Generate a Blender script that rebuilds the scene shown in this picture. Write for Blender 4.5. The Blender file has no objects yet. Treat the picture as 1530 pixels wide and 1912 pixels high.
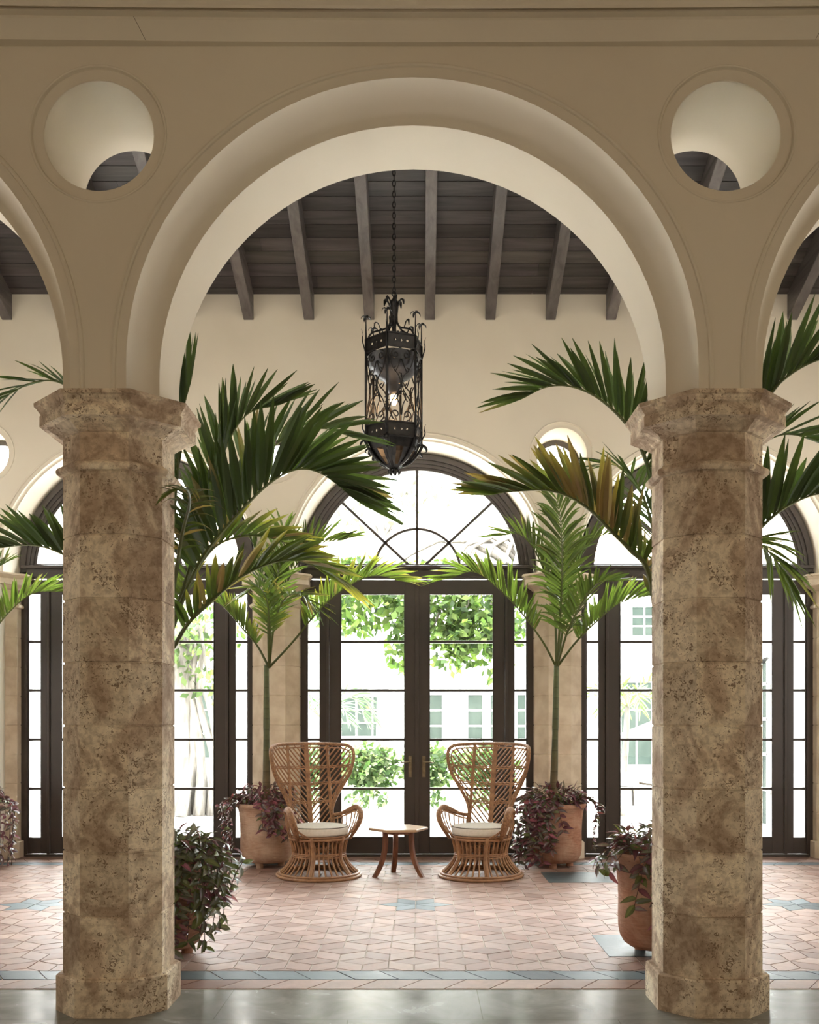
import bpy, math, random
from mathutils import Vector, Matrix
from mathutils.geometry import tessellate_polygon
PI = math.pi
C = bpy.context.scene.collection
scene = bpy.context.scene

# ------------------------------------------------------------------ camera
F_PX, VX, VY, CAM_Z = 1802.0, 786.0, 1353.0, 1.42
cam = bpy.data.cameras.new('camera')
cam.sensor_fit = 'HORIZONTAL'; cam.sensor_width = 36.0
cam.lens = 36.0 * F_PX / 1530.0
cam.shift_x = (765.0 - VX) / 1530.0
cam.shift_y = (VY - 956.0) / 1530.0
cam.clip_start = 0.05; cam.clip_end = 300
cam_o = bpy.data.objects.new('camera', cam); C.objects.link(cam_o)
cam_o.location = (0, 0, CAM_Z); cam_o.rotation_euler = (PI / 2, 0, 0)
scene.camera = cam_o

def at(px, py, d):
    s = F_PX / d
    return Vector(((px - VX) / s, d, CAM_Z + (VY - py) / s))

# ------------------------------------------------------------------ world, sun, added fill lights, exposure
world = bpy.data.worlds.new('world'); scene.world = world; world.use_nodes = True
wn = world.node_tree.nodes; wl = world.node_tree.links
wn['Background'].inputs['Color'].default_value = (0.93, 0.97, 1.0, 1)
wn['Background'].inputs['Strength'].default_value = 1.0
# bright overcast: the zenith about three times brighter than the horizon
tcw = wn.new('ShaderNodeTexCoord'); sxw = wn.new('ShaderNodeSeparateXYZ'); wl.new(tcw.outputs['Generated'], sxw.inputs[0])
mrw = wn.new('ShaderNodeMapRange'); mrw.interpolation_type = 'SMOOTHSTEP'
mrw.inputs['From Min'].default_value = 0.15; mrw.inputs['From Max'].default_value = 0.75
mrw.inputs['To Min'].default_value = 8.0; mrw.inputs['To Max'].default_value = 54.0
wl.new(sxw.outputs['Z'], mrw.inputs['Value']); wl.new(mrw.outputs[0], wn['Background'].inputs['Strength'])
sun = bpy.data.lights.new('sun', 'SUN'); sun.energy = 10.0; sun.angle = math.radians(1.5)
sun.color = (1.0, 0.96, 0.88)
sun_o = bpy.data.objects.new('sun', sun); C.objects.link(sun_o)
sun_o.rotation_euler = (math.radians(38), 0, math.radians(-25))

def area(name, loc, rot, sx, sy, energy, color, spread=None):
    l = bpy.data.lights.new(name, 'AREA'); l.shape = 'RECTANGLE'; l.size = sx; l.size_y = sy
    l.energy = energy; l.color = color
    if spread: l.spread = spread
    o = bpy.data.objects.new(name, l); C.objects.link(o); o.location = loc; o.rotation_euler = rot
    return o
# added warm fill on the lobby side
area('lobby_fill', (-5.3, -0.6, 2.2), (math.radians(96), 0, math.radians(-55)), 4.2, 3.0, 38, (1.0, 0.84, 0.64))
area('lobby_fill', (5.2, -0.6, 2.2), (math.radians(96), 0, math.radians(55)), 4.2, 3.0, 38, (1.0, 0.84, 0.64))
area('lobby_fill', (0.6, -3.9, 1.7), (math.radians(100), 0, 0), 6.5, 2.4, 50, (1.0, 0.85, 0.66))
# added side fill at both gallery ends, out of frame, no windows there
area('gallery_end_fill', (-5.55, 7.7, 2.5), (math.radians(90), 0, math.radians(-90)), 3.8, 3.8, 60, (1.0, 0.985, 0.95))
area('gallery_end_fill', (5.45, 7.7, 2.5), (math.radians(90), 0, math.radians(90)), 3.8, 3.8, 60, (1.0, 0.985, 0.95))
# added fill hidden behind the arcade wall, aimed down toward the garden wall
area('gallery_down_fill', (-0.04, 5.45, 5.6), (math.radians(42), 0, 0), 9.0, 0.7, 34, (1.0, 0.94, 0.84), math.radians(95))
# added upward fill in each bay, without fixtures, brightening arch undersides and ceiling
for bx in (-3.04, -0.04, 2.96):
    area('gallery_up_fill', (bx, 7.2, 2.1), (PI, 0, 0), 2.9, 0.8, 20, (1.0, 0.98, 0.92))
    area('arcade_up_fill', (bx, 5.8, 2.1), (PI, 0, 0), 1.7, 0.3, 8, (1.0, 0.98, 0.94))

vs = scene.view_settings
vs.view_transform = 'Standard'; vs.look = 'None'; vs.gamma = 1.0; vs.use_curve_mapping = False
vs.exposure = 0.2
cy = scene.cycles
cy.max_bounces = 8; cy.diffuse_bounces = 5; cy.glossy_bounces = 3; cy.transparent_max_bounces = 16
cy.transmission_bounces = 4
cy.caustics_reflective = False; cy.caustics_refractive = False
cy.sample_clamp_indirect = 12.0
cy.sample_clamp_direct = 9.0
cy.use_denoising = True

# ------------------------------------------------------------------ materials
def new_mat(name):
    m = bpy.data.materials.new(name); m.use_nodes = True
    return m, m.node_tree.nodes, m.node_tree.links, m.node_tree.nodes['Principled BSDF']
def ramp(n, l, src, stops):
    r = n.new('ShaderNodeValToRGB'); e = r.color_ramp.elements
    while len(e) < len(stops): e.new(0.5)
    for k, (p, c) in enumerate(stops):
        e[k].position = p; e[k].color = (*c, 1) if len(c) == 3 else c
    l.new(src, r.inputs['Fac']); return r
def noise(n, l, vec, scale, detail=5, rough=0.55, dist=0.0):
    t = n.new('ShaderNodeTexNoise'); t.inputs['Scale'].default_value = scale
    t.inputs['Detail'].default_value = detail; t.inputs['Roughness'].default_value = rough
    t.inputs['Distortion'].default_value = dist
    if vec is not None: l.new(vec, t.inputs['Vector'])
    return t
def bump(n, l, b, h, strength, dist):
    u = n.new('ShaderNodeBump'); u.inputs['Strength'].default_value = strength
    u.inputs['Distance'].default_value = dist; l.new(h, u.inputs['Height']); l.new(u.outputs['Normal'], b.inputs['Normal'])
    return u
def coords(n, l, kind='Object', scale=(1, 1, 1)):
    t = n.new('ShaderNodeTexCoord'); m = n.new('ShaderNodeMapping'); m.inputs['Scale'].default_value = scale
    l.new(t.outputs[kind], m.inputs['Vector']); return m.outputs['Vector']
def mixc(n, l, fac, a, b, mode='MIX'):
    m = n.new('ShaderNodeMix'); m.data_type = 'RGBA'; m.blend_type = mode
    for k, v in (('Factor', fac), ('A', a), ('B', b)):
        s = [i for i in m.inputs if i.name == k and (i.type == 'RGBA' or (k == 'Factor' and i.type == 'VALUE'))][0]
        if isinstance(v, (float, int)): s.default_value = v
        elif isinstance(v, tuple): s.default_value = (*v, 1)
        else: l.new(v, s)
    return [o for o in m.outputs if o.type == 'RGBA'][0]

def mat_noise(name, c0, c1, scale=6, rough=0.6, bmp=0.2, bd=0.01, cscale=(1, 1, 1), detail=5, spec=0.4, metal=0.0, coat=0.0, lo=0.35, hi=0.65):
    m, n, l, b = new_mat(name)
    v = coords(n, l, 'Object', cscale)
    t = noise(n, l, v, scale, detail)
    r = ramp(n, l, t.outputs['Fac'], [(lo, c0), (hi, c1)])
    l.new(r.outputs['Color'], b.inputs['Base Color'])
    b.inputs['Roughness'].default_value = rough; b.inputs['Metallic'].default_value = metal
    b.inputs['Specular IOR Level'].default_value = spec; b.inputs['Coat Weight'].default_value = coat
    if bmp: bump(n, l, b, t.outputs['Fac'], bmp, bd)
    return m

M = {}
# smooth lime plaster
def plaster(name, c0, c1):
    m, n, l, b = new_mat(name)
    v = coords(n, l)
    t = noise(n, l, v, 0.9, 4, 0.5, 0.3)
    t2 = noise(n, l, v, 14, 6, 0.6)
    r = ramp(n, l, t.outputs['Fac'], [(0.3, c0), (0.7, c1)])
    l.new(r.outputs['Color'], b.inputs['Base Color']); b.inputs['Roughness'].default_value = 0.75
    b.inputs['Specular IOR Level'].default_value = 0.25
    bump(n, l, b, t2.outputs['Fac'], 0.12, 0.01)
    return m
M['plaster'] = plaster('lime_plaster', (0.69, 0.62, 0.505), (0.76, 0.695, 0.575))
M['plaster_white'] = plaster('white_stucco', (0.80, 0.79, 0.76), (0.88, 0.87, 0.84))
# coral stone
def coral(name, tint=1.0):
    m, n, l, b = new_mat(name)
    v = coords(n, l)
    big = noise(n, l, v, 3.2, 6, 0.62, 0.8)
    base = ramp(n, l, big.outputs['Fac'], [(0.34, (0.46, 0.35, 0.26)), (0.47, (0.62, 0.50, 0.385)), (0.52, (0.84, 0.74, 0.59)), (0.66, (0.92, 0.83, 0.68))])
    med = noise(n, l, v, 26, 6, 0.7, 0.4)
    mr = ramp(n, l, med.outputs['Fac'], [(0.38, (0.66, 0.62, 0.58)), (0.56, (1.05, 1.04, 1.02))])
    col = mixc(n, l, 0.85, base.outputs['Color'], mr.outputs['Color'], 'MULTIPLY')
    p1 = noise(n, l, v, 62, 3, 0.5, 1.2); msk = noise(n, l, v, 6, 4, 0.6)
    mm2 = n.new('ShaderNodeMath'); mm2.operation = 'MULTIPLY_ADD'; mm2.inputs[1].default_value = 0.55; l.new(msk.outputs['Fac'], mm2.inputs[0]); mm2.inputs[2].default_value = 0.075
    mm = n.new('ShaderNodeMath'); mm.operation = 'SUBTRACT'; l.new(p1.outputs['Fac'], mm.inputs[0]); l.new(mm2.outputs[0], mm.inputs[1])
    pit = ramp(n, l, mm.outputs[0], [(0.0, (0.0, 0, 0)), (0.035, (1, 1, 1))])
    pf = n.new('ShaderNodeRGBToBW'); l.new(pit.outputs['Color'], pf.inputs[0])
    col2 = mixc(n, l, pf.outputs[0], (0.30, 0.22, 0.155), col)
    sp = n.new('ShaderNodeSeparateXYZ'); l.new(v, sp.inputs[0])
    k1 = n.new('ShaderNodeMath'); k1.operation = 'SUBTRACT'; l.new(sp.outputs['Z'], k1.inputs[0]); k1.inputs[1].default_value = 0.175
    k2 = n.new('ShaderNodeMath'); k2.operation = 'DIVIDE'; l.new(k1.outputs[0], k2.inputs[0]); k2.inputs[1].default_value = 0.31
    k3 = n.new('ShaderNodeMath'); k3.operation = 'FLOOR'; l.new(k2.outputs[0], k3.inputs[0])
    tcn = n.new('ShaderNodeTexCoord'); spn = n.new('ShaderNodeSeparateXYZ'); l.new(tcn.outputs['Normal'], spn.inputs[0])
    k4 = n.new('ShaderNodeMath'); k4.operation = 'MULTIPLY'; l.new(spn.outputs['X'], k4.inputs[0]); k4.inputs[1].default_value = 2.0
    k5 = n.new('ShaderNodeMath'); k5.operation = 'ROUND'; l.new(k4.outputs[0], k5.inputs[0])
    cb = n.new('ShaderNodeCombineXYZ'); l.new(k3.outputs[0], cb.inputs['Z']); l.new(k5.outputs[0], cb.inputs['X'])
    oi = n.new('ShaderNodeObjectInfo'); l.new(oi.outputs['Random'], cb.inputs['Y'])
    wnn = n.new('ShaderNodeTexWhiteNoise'); l.new(cb.outputs[0], wnn.inputs['Vector'])
    br_ = ramp(n, l, wnn.outputs['Value'], [(0.0, (0.78, 0.75, 0.72)), (1.0, (1.10, 1.10, 1.08))])
    col2 = mixc(n, l, 1.0, col2, br_.outputs['Color'], 'MULTIPLY')
    l.new(col2, b.inputs['Base Color'])
    b.inputs['Roughness'].default_value = 0.85; b.inputs['Specular IOR Level'].default_value = 0.2
    ad = n.new('ShaderNodeMath'); ad.operation = 'ADD'; l.new(pf.outputs[0], ad.inputs[0]); l.new(med.outputs['Fac'], ad.inputs[1])
    bump(n, l, b, ad.outputs[0], 0.35, 0.003)
    return m
M['coral'] = coral('coral_stone')
M['pale_coral'] = mat_noise('pale_coral_stone', (0.62, 0.51, 0.38), (0.76, 0.66, 0.52), 5, 0.85, 0.3, 0.01, detail=8, lo=0.38, hi=0.6)
M['iron'] = mat_noise('wrought_iron', (0.009, 0.008, 0.0075), (0.024, 0.021, 0.019), 18, 0.45, 0.3, 0.004, metal=0.6)
M['tin'] = mat_noise('grey_metal_reflector', (0.035, 0.035, 0.037), (0.07, 0.07, 0.074), 6, 0.45, 0.1, 0.004, metal=0.8)
M['door'] = mat_noise('dark_bronze_paint', (0.040, 0.031, 0.025), (0.050, 0.038, 0.031), 3, 0.38, 0.05, 0.002, spec=0.5)
M['brass'] = mat_noise('aged_brass', (0.16, 0.13, 0.08), (0.24, 0.20, 0.13), 20, 0.4, 0.0, metal=0.9)
M['rattan'] = mat_noise('rattan_cane', (0.24, 0.115, 0.055), (0.43, 0.235, 0.115), 22, 0.42, 0.4, 0.003, (1, 1, 1), spec=0.5, lo=0.3, hi=0.7)
M['wrap'] = mat_noise('woven_rattan_binding', (0.20, 0.10, 0.05), (0.40, 0.22, 0.11), 60, 0.5, 0.9, 0.006, (1, 1, 1), spec=0.4)
M['cushion'] = mat_noise('cream_canvas', (0.76, 0.72, 0.64), (0.84, 0.80, 0.72), 40, 0.9, 0.3, 0.002, spec=0.15)
M['piping'] = mat_noise('dark_piping', (0.12, 0.09, 0.07), (0.16, 0.12, 0.09), 40, 0.8, 0.0, spec=0.2)
M['wood_red'] = mat_noise('reddish_hardwood', (0.13, 0.045, 0.022), (0.24, 0.095, 0.045), 5, 0.35, 0.15, 0.003, (6, 6, 0.8), spec=0.5)
M['wood_top'] = mat_noise('warm_table_top', (0.42, 0.27, 0.16), (0.56, 0.40, 0.26), 4, 0.3, 0.1, 0.002, (1, 7, 1), spec=0.5)
M['soil'] = mat_noise('potting_soil', (0.03, 0.022, 0.015), (0.06, 0.045, 0.03), 30, 0.95, 0.8, 0.02)
M['white_paint'] = mat_noise('white_paint', (0.80, 0.80, 0.78), (0.86, 0.86, 0.84), 3, 0.5, 0.0)
M['beige_wood'] = mat_noise('pale_teak', (0.50, 0.40, 0.27), (0.62, 0.50, 0.34), 6, 0.5, 0.0)
M['dark_glass'] = mat_noise('shaded_glass', (0.009, 0.014, 0.0115), (0.017, 0.023, 0.019), 1.5, 0.6, 0.0, spec=0.06)
M['bark'] = mat_noise('grey_bark', (0.045, 0.04, 0.034), (0.10, 0.09, 0.078), 7, 0.9, 0.6, 0.02, (3, 3, 0.6))
M['pavement'] = mat_noise('pale_pavement', (0.74, 0.72, 0.69), (0.80, 0.78, 0.75), 1.2, 0.7, 0.0)
M['lobby'] = plaster('lobby_plaster', (0.50, 0.42, 0.31), (0.55, 0.47, 0.35))

# ceiling boards : dark stained, long grain along X
def stained(name, c0, c1, cscale, rough):
    m, n, l, b = new_mat(name)
    v = coords(n, l, 'Object', cscale)
    t = noise(n, l, v, 2.2, 8, 0.62, 0.6)
    r = ramp(n, l, t.outputs['Fac'], [(0.3, c0), (0.7, c1)])
    at_ = n.new('ShaderNodeAttribute'); at_.attribute_name = 'tint'
    col = mixc(n, l, 1.0, r.outputs['Color'], at_.outputs['Color'], 'MULTIPLY')
    l.new(col, b.inputs['Base Color'])
    rr = ramp(n, l, t.outputs['Fac'], [(0.3, (rough + .12,) * 3), (0.7, (rough - .06,) * 3)])
    l.new(rr.outputs['Color'], b.inputs['Roughness'])
    bump(n, l, b, t.outputs['Fac'], 0.25, 0.004)
    return m
M['boards'] = stained('dark_stained_boards', (0.024, 0.020, 0.018), (0.085, 0.073, 0.067), (0.35, 5, 5), 0.48)
M['beam'] = stained('dark_stained_beams', (0.055, 0.047, 0.043), (0.14, 0.122, 0.112), (5, 0.5, 5), 0.42)

# terracotta / slate paving
def tile_mat(name, rough, streak, spec=0.5):
    m, n, l, b = new_mat(name)
    v = coords(n, l)
    at_ = n.new('ShaderNodeAttribute'); at_.attribute_name = 'tint'
    t = noise(n, l, v, 7, 7, 0.62, 0.8)
    r = ramp(n, l, t.outputs['Fac'], [(0.34, streak[0]), (0.66, streak[1])])
    col = mixc(n, l, 1.0, at_.outputs['Color'], r.outputs['Color'], 'MULTIPLY')
    l.new(col, b.inputs['Base Color'])
    rr = ramp(n, l, t.outputs['Fac'], [(0.3, (rough - .08,) * 3), (0.7, (rough + .1,) * 3)])
    l.new(rr.outputs['Color'], b.inputs['Roughness'])
    b.inputs['Specular IOR Level'].default_value = spec
    bump(n, l, b, t.outputs['Fac'], 0.25, 0.006)
    return m
M['terracotta'] = tile_mat('terracotta_tile', 0.50, ((0.80, 0.76, 0.74), (1.12, 1.10, 1.10)), 0.13)
M['slate'] = tile_mat('slate_tile', 0.42, ((0.7, 0.75, 0.78), (1.25, 1.2, 1.18)), 0.12)
M['grout'] = mat_noise('pale_grout', (0.46, 0.39, 0.33), (0.58, 0.51, 0.44), 9, 0.95, 0.1, 0.004, spec=0.03)
# polished limestone with joints
def limestone():
    m, n, l, b = new_mat('polished_limestone')
    v = coords(n, l)
    t = noise(n, l, v, 3.2, 8, 0.6, 1.2)
    r = ramp(n, l, t.outputs['Fac'], [(0.35, (0.22, 0.217, 0.195)), (0.65, (0.31, 0.305, 0.28))])
    br = n.new('ShaderNodeTexBrick'); br.offset = 0.5
    br.inputs['Scale'].default_value = 1.0; br.inputs['Mortar Size'].default_value = 0.0025
    br.inputs['Brick Width'].default_value = 1.3; br.inputs['Row Height'].default_value = 0.5325
    mp = n.new('ShaderNodeMapping'); mp.inputs['Location'].default_value = (0.35, 4.6425 - 0.5325 * 8 - 4.6425 * 2 + 4.2600, 0)
    tc = n.new('ShaderNodeTexCoord'); l.new(tc.outputs['Object'], mp.inputs['Vector']); l.new(mp.outputs['Vector'], br.inputs['Vector'])
    col = mixc(n, l, br.outputs['Fac'], r.outputs['Color'], (0.16, 0.15, 0.12))
    l.new(col, b.inputs['Base Color'])
    rr = ramp(n, l, t.outputs['Fac'], [(0.3, (0.15,) * 3), (0.7, (0.30,) * 3)])
    l.new(rr.outputs['Color'], b.inputs['Roughness'])
    b.inputs['Specular IOR Level'].default_value = 0.06
    bump(n, l, b, t.outputs['Fac'], 0.04, 0.01)
    return m
M['limestone'] = limestone()

# terracotta pots, throwing rings and chalky bloom
def pot_mat(name, c0, c1, bloom):
    m, n, l, b = new_mat(name)
    v = coords(n, l, 'Object', (1.2, 1.2, 7))
    t = noise(n, l, v, 9, 7, 0.66, 0.5)
    v2 = coords(n, l)
    t2 = noise(n, l, v2, 5, 6, 0.65, 0.6)
    r = ramp(n, l, t.outputs['Fac'], [(0.3, c0), (0.7, c1)])
    r2 = ramp(n, l, t2.outputs['Fac'], [(0.42, (0, 0, 0)), (0.66, (1, 1, 1))])
    bw = n.new('ShaderNodeRGBToBW'); l.new(r2.outputs['Color'], bw.inputs[0])
    m2 = n.new('ShaderNodeMath'); m2.operation = 'MULTIPLY'; m2.inputs[1].default_value = 0.65; l.new(bw.outputs[0], m2.inputs[0])
    col = mixc(n, l, m2.outputs[0], r.outputs['Color'], bloom)
    l.new(col, b.inputs['Base Color']); b.inputs['Roughness'].default_value = 0.8
    b.inputs['Specular IOR Level'].default_value = 0.25
    bump(n, l, b, t.outputs['Fac'], 0.9, 0.012)
    return m
M['pot'] = pot_mat('terracotta_pot', (0.33, 0.155, 0.095), (0.50, 0.27, 0.18), (0.60, 0.42, 0.31))
M['pot_pale'] = pot_mat('pale_terracotta_pot', (0.40, 0.25, 0.17), (0.55, 0.38, 0.27), (0.66, 0.52, 0.41))

# leaves : colour comes from each leaflet's own attribute
def leaf_mat(name, rough, trans, spec=0.5):
    m, n, l, b = new_mat(name)
    a = n.new('ShaderNodeAttribute'); a.attribute_name = 'tint'
    l.new(a.outputs['Color'], b.inputs['Base Color']); b.inputs['Roughness'].default_value = rough
    b.inputs['Specular IOR Level'].default_value = spec
    tr = n.new('ShaderNodeBsdfTranslucent')
    br = mixc(n, l, 1.0, a.outputs['Color'], (1.7, 1.9, 0.9), 'MULTIPLY')
    l.new(br, tr.inputs['Color'])
    mx = n.new('ShaderNodeMixShader'); mx.inputs[0].default_value = trans
    l.new(b.outputs[0], mx.inputs[1]); l.new(tr.outputs[0], mx.inputs[2])
    l.new(mx.outputs[0], n['Material Output'].inputs['Surface'])
    return m
M['leaf'] = leaf_mat('palm_leaflet', 0.42, 0.36, 0.32)
M['trail'] = leaf_mat('purple_trailing_leaf', 0.33, 0.22, 0.6)
M['garden_leaf'] = leaf_mat('garden_leaf', 0.65, 0.45, 0.15)

def trunk_mat():
    m, n, l, b = new_mat('ringed_palm_trunk')
    tc = n.new('ShaderNodeTexCoord'); sp = n.new('ShaderNodeSeparateXYZ'); l.new(tc.outputs['Object'], sp.inputs[0])
    w = n.new('ShaderNodeMath'); w.operation = 'MULTIPLY'; w.inputs[1].default_value = 9.5; l.new(sp.outputs['Z'], w.inputs[0])
    fr = n.new('ShaderNodeMath'); fr.operation = 'FRACT'; l.new(w.outputs[0], fr.inputs[0])
    ring = ramp(n, l, fr.outputs[0], [(0.0, (0.45, 0.42, 0.30)), (0.10, (1, 1, 1)), (1.0, (0.9, 0.9, 0.9))])
    zr = n.new('ShaderNodeMapRange'); zr.inputs['From Min'].default_value = 0.6; zr.inputs['From Max'].default_value = 2.0; l.new(sp.outputs['Z'], zr.inputs['Value'])
    g = ramp(n, l, zr.outputs[0], [(0.0, (0.20, 0.12, 0.06)), (0.22, (0.13, 0.10, 0.045)), (0.45, (0.075, 0.085, 0.03)), (1.0, (0.10, 0.12, 0.045))])
    t = noise(n, l, tc.outputs['Object'], 14, 5)
    r2 = ramp(n, l, t.outputs['Fac'], [(0.3, (0.75, 0.75, 0.75)), (0.7, (1.2, 1.2, 1.2))])
    c1 = mixc(n, l, 1.0, g.outputs['Color'], ring.outputs['Color'], 'MULTIPLY')
    c2 = mixc(n, l, 1.0, c1, r2.outputs['Color'], 'MULTIPLY')
    l.new(c2, b.inputs['Base Color']); b.inputs['Roughness'].default_value = 0.6
    bump(n, l, b, fr.outputs[0], 0.2, 0.004)
    return m
M['trunk'] = trunk_mat()

def glass_mat(name, tint, refl):
    m, n, l, b = new_mat(name); n.remove(b)
    tr = n.new('ShaderNodeBsdfTransparent'); tr.inputs['Color'].default_value = (*tint, 1)
    gl = n.new('ShaderNodeBsdfGlossy'); gl.inputs['Roughness'].default_value = 0.03
    fr = n.new('ShaderNodeFresnel'); fr.inputs['IOR'].default_value = refl
    mx = n.new('ShaderNodeMixShader'); l.new(fr.outputs[0], mx.inputs[0]); l.new(tr.outputs[0], mx.inputs[1]); l.new(gl.outputs[0], mx.inputs[2])
    l.new(mx.outputs[0], n['Material Output'].inputs['Surface'])
    return m
M['glass'] = glass_mat('window_glass', (0.97, 0.98, 0.97), 1.45)
def emit(name, col, s):
    m, n, l, b = new_mat(name)
    b.inputs['Base Color'].default_value = (*col, 1); b.inputs['Emission Color'].default_value = (*col, 1)
    b.inputs['Emission Strength'].default_value = s
    return m
M['bulb'] = emit('glowing_bulb', (1.0, 0.62, 0.28), 22)

# ------------------------------------------------------------------ mesh builder
class MB:
    def __init__(self): self.v = []; self.f = []; self.c = []; self.col = (1, 1, 1)
    def vert(self, p, c=None):
        self.v.append((p[0], p[1], p[2])); self.c.append(c or self.col); return len(self.v) - 1
    def face(self, *idx): self.f.append(tuple(idx))
    def quad(self, a, b, c, d, col=None):
        i = [self.vert(p, col) for p in (a, b, c, d)]; self.f.append(tuple(i))
    def box(self, x0, x1, y0, y1, z0, z1, col=None):
        i = [self.vert(p, col) for p in ((x0, y0, z0), (x1, y0, z0), (x1, y1, z0), (x0, y1, z0), (x0, y0, z1), (x1, y0, z1), (x1, y1, z1), (x0, y1, z1))]
        for q in ((0, 3, 2, 1), (4, 5, 6, 7), (0, 1, 5, 4), (1, 2, 6, 5), (2, 3, 7, 6), (3, 0, 4, 7)):
            self.f.append(tuple(i[k] for k in q))
    def loft(self, rings, cap=True, closed=True, col=None):
        base = len(self.v); n = len(rings[0])
        for r in rings:
            for p in r: self.vert(p, col)
        for j in range(len(rings) - 1):
            for k in range(n if closed else n - 1):
                a = base + j * n + k; b = base + j * n + (k + 1) % n
                self.f.append((a, b, b + n, a + n))
        if cap:
            self.f.append(tuple(base + k for k in reversed(range(n))))
            self.f.append(tuple(base + (len(rings) - 1) * n + k for k in range(n)))
    def tube(self, pts, r, seg=6, closed=False, flat=None, col=None):
        pts = [Vector(p) for p in pts]; n = len(pts)
        rad = r if isinstance(r, (list, tuple)) else [r] * n
        rings = []; prev = None
        for i, p in enumerate(pts):
            if closed: t = pts[(i + 1) % n] - pts[i - 1]
            else: t = pts[min(i + 1, n - 1)] - pts[max(i - 1, 0)]
            if t.length < 1e-9: t = Vector((0, 0, 1))
            t.normalize()
            if prev is None:
                u = Vector((0, 0, 1)) if abs(t.z) < 0.9 else Vector((1, 0, 0))
            else: u = prev
            u = (u - t * u.dot(t))
            if u.length < 1e-6: u = t.orthogonal()
            u.normalize(); prev = u; w = t.cross(u)
            rr = rad[i]
            if flat:
                fa, fb = flat
                rings.append([p + u * (math.cos(a) * rr * fa) + w * (math.sin(a) * rr * fb) for a in (2 * PI * k / seg for k in range(seg))])
            else:
                rings.append([p + u * (math.cos(a) * rr) + w * (math.sin(a) * rr) for a in (2 * PI * k / seg for k in range(seg))])
        if closed:
            # close by matching the last ring to the first with the least twist
            rings.append(rings[0]); self.loft(rings, cap=False, col=col)
        else: self.loft(rings, cap=True, col=col)
    def lathe(self, prof, cx=0, cy=0, seg=40, cap=False, col=None, sx=1.0, sy=1.0):
        self.loft([[Vector((cx + r * sx * math.cos(a), cy + r * sy * math.sin(a), z)) for a in (2 * PI * k / seg for k in range(seg))] for r, z in prof], cap=cap, col=col)
    def sphere(self, c, r, seg=12, rings=8, sz=1.0, col=None):
        self.lathe([(max(1e-4, r * math.sin(PI * k / rings)), c[2] - r * sz * math.cos(PI * k / rings)) for k in range(rings + 1)], c[0], c[1], seg, col=col)
    def build(self, name, m, parent=None, smooth=False, origin=(0, 0, 0), bevel=0, angle=None):
        me = bpy.data.meshes.new(name)
        ox, oy, oz = origin
        me.from_pydata([(x - ox, y - oy, z - oz) for x, y, z in self.v], [], self.f)
        a = me.attributes.new('tint', 'FLOAT_COLOR', 'POINT')
        flat = []
        for c in self.c: flat += [c[0], c[1], c[2], 1.0]
        a.data.foreach_set('color', flat)
        me.materials.append(m)
        if smooth: me.polygons.foreach_set('use_smooth', [True] * len(me.polygons))
        me.update()
        o = bpy.data.objects.new(name, me); C.objects.link(o)
        if parent is not None: o.parent = parent
        else: o.location = origin
        if bevel:
            b = o.modifiers.new('bevel', 'BEVEL'); b.width = bevel; b.segments = 2; b.limit_method = 'ANGLE'
        return o
def empty(name, loc=(0, 0, 0), rz=0.0):
    o = bpy.data.objects.new(name, None); C.objects.link(o); o.location = loc; o.rotation_euler = (0, 0, rz)
    o.empty_display_size = 0.1
    return o
def tag(o, label, cat, group=None, kind=None):
    o['label'] = label; o['category'] = cat
    if group: o['group'] = group
    if kind: o['kind'] = kind
    return o
def struct(o): o['kind'] = 'structure'; return o
def catmull(P, n):
    P = [Vector(p) for p in P]; P = [P[0] * 2 - P[1]] + P + [P[-1] * 2 - P[-2]]
    m = len(P) - 3; out = []
    for i in range(n):
        t = i / (n - 1) * m; k = min(int(t), m - 1); t -= k
        a, b, c, d = P[k:k + 4]
        out.append(0.5 * ((2 * b) + (c - a) * t + (2 * a - 5 * b + 4 * c - d) * t * t + (3 * b - a - 3 * c + d) * t ** 3))
    return out

# ------------------------------------------------------------------ room shell
X_L, X_R = -5.6, 5.5
BAYS = (-3.04, -0.04, 2.96)
COLS_FAR = (-4.54, -1.54, 1.46, 4.46)
ZC = 3.01                                     # top of capitals

def arch_path(cx, cz, r, z0, n=48):
    return [(cx - r, z0)] + [(cx - r * math.cos(PI * k / n), cz + r * math.sin(PI * k / n)) for k in range(n + 1)] + [(cx + r, z0)]
def face_sheet(mb, y, r, cz, hole_r, hole_z, ztop, cols, flip=False):
    out = [(X_L, 0.0), (BAYS[0] - r, 0.0)]
    for k, cx in enumerate(BAYS):
        p = arch_path(cx, cz, r, ZC)
        if k == 0: p = p[1:]
        if k == len(BAYS) - 1: p = p[:-1]
        out += p
    out += [(BAYS[-1] + r, 0.0), (X_R, 0.0), (X_R, ztop), (X_L, ztop)]
    loops = [[Vector((x, z, 0)) for x, z in out]]
    for cx in cols:
        loops.append([Vector((cx + hole_r * math.cos(-2 * PI * k / 48), hole_z + hole_r * math.sin(-2 * PI * k / 48), 0)) for k in range(48)])
    tris = tessellate_polygon(loops)
    flatp = [p for lo in loops for p in lo]
    base = len(mb.v)
    for p in flatp: mb.vert((p.x, y, p.y))
    for t in tris: mb.f.append(tuple(base + i for i in (t if not flip else t[::-1])))
def sweep_arch(mb, cx, prof, cz, z0):
    # prof: list of (r, y)
    rings = [[Vector((x, y, z)) for x, z in arch_path(cx, cz, r, z0)] for r, y in prof]
    mb.loft(rings, cap=False, closed=False)
def ring_sweep(mb, cx, cz, prof, n=48):
    mb.loft([[Vector((cx + r * math.cos(2 * PI * k / n), y, cz + r * math.sin(2 * PI * k / n))) for k in range(n)] for r, y in prof], cap=False)
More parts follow.
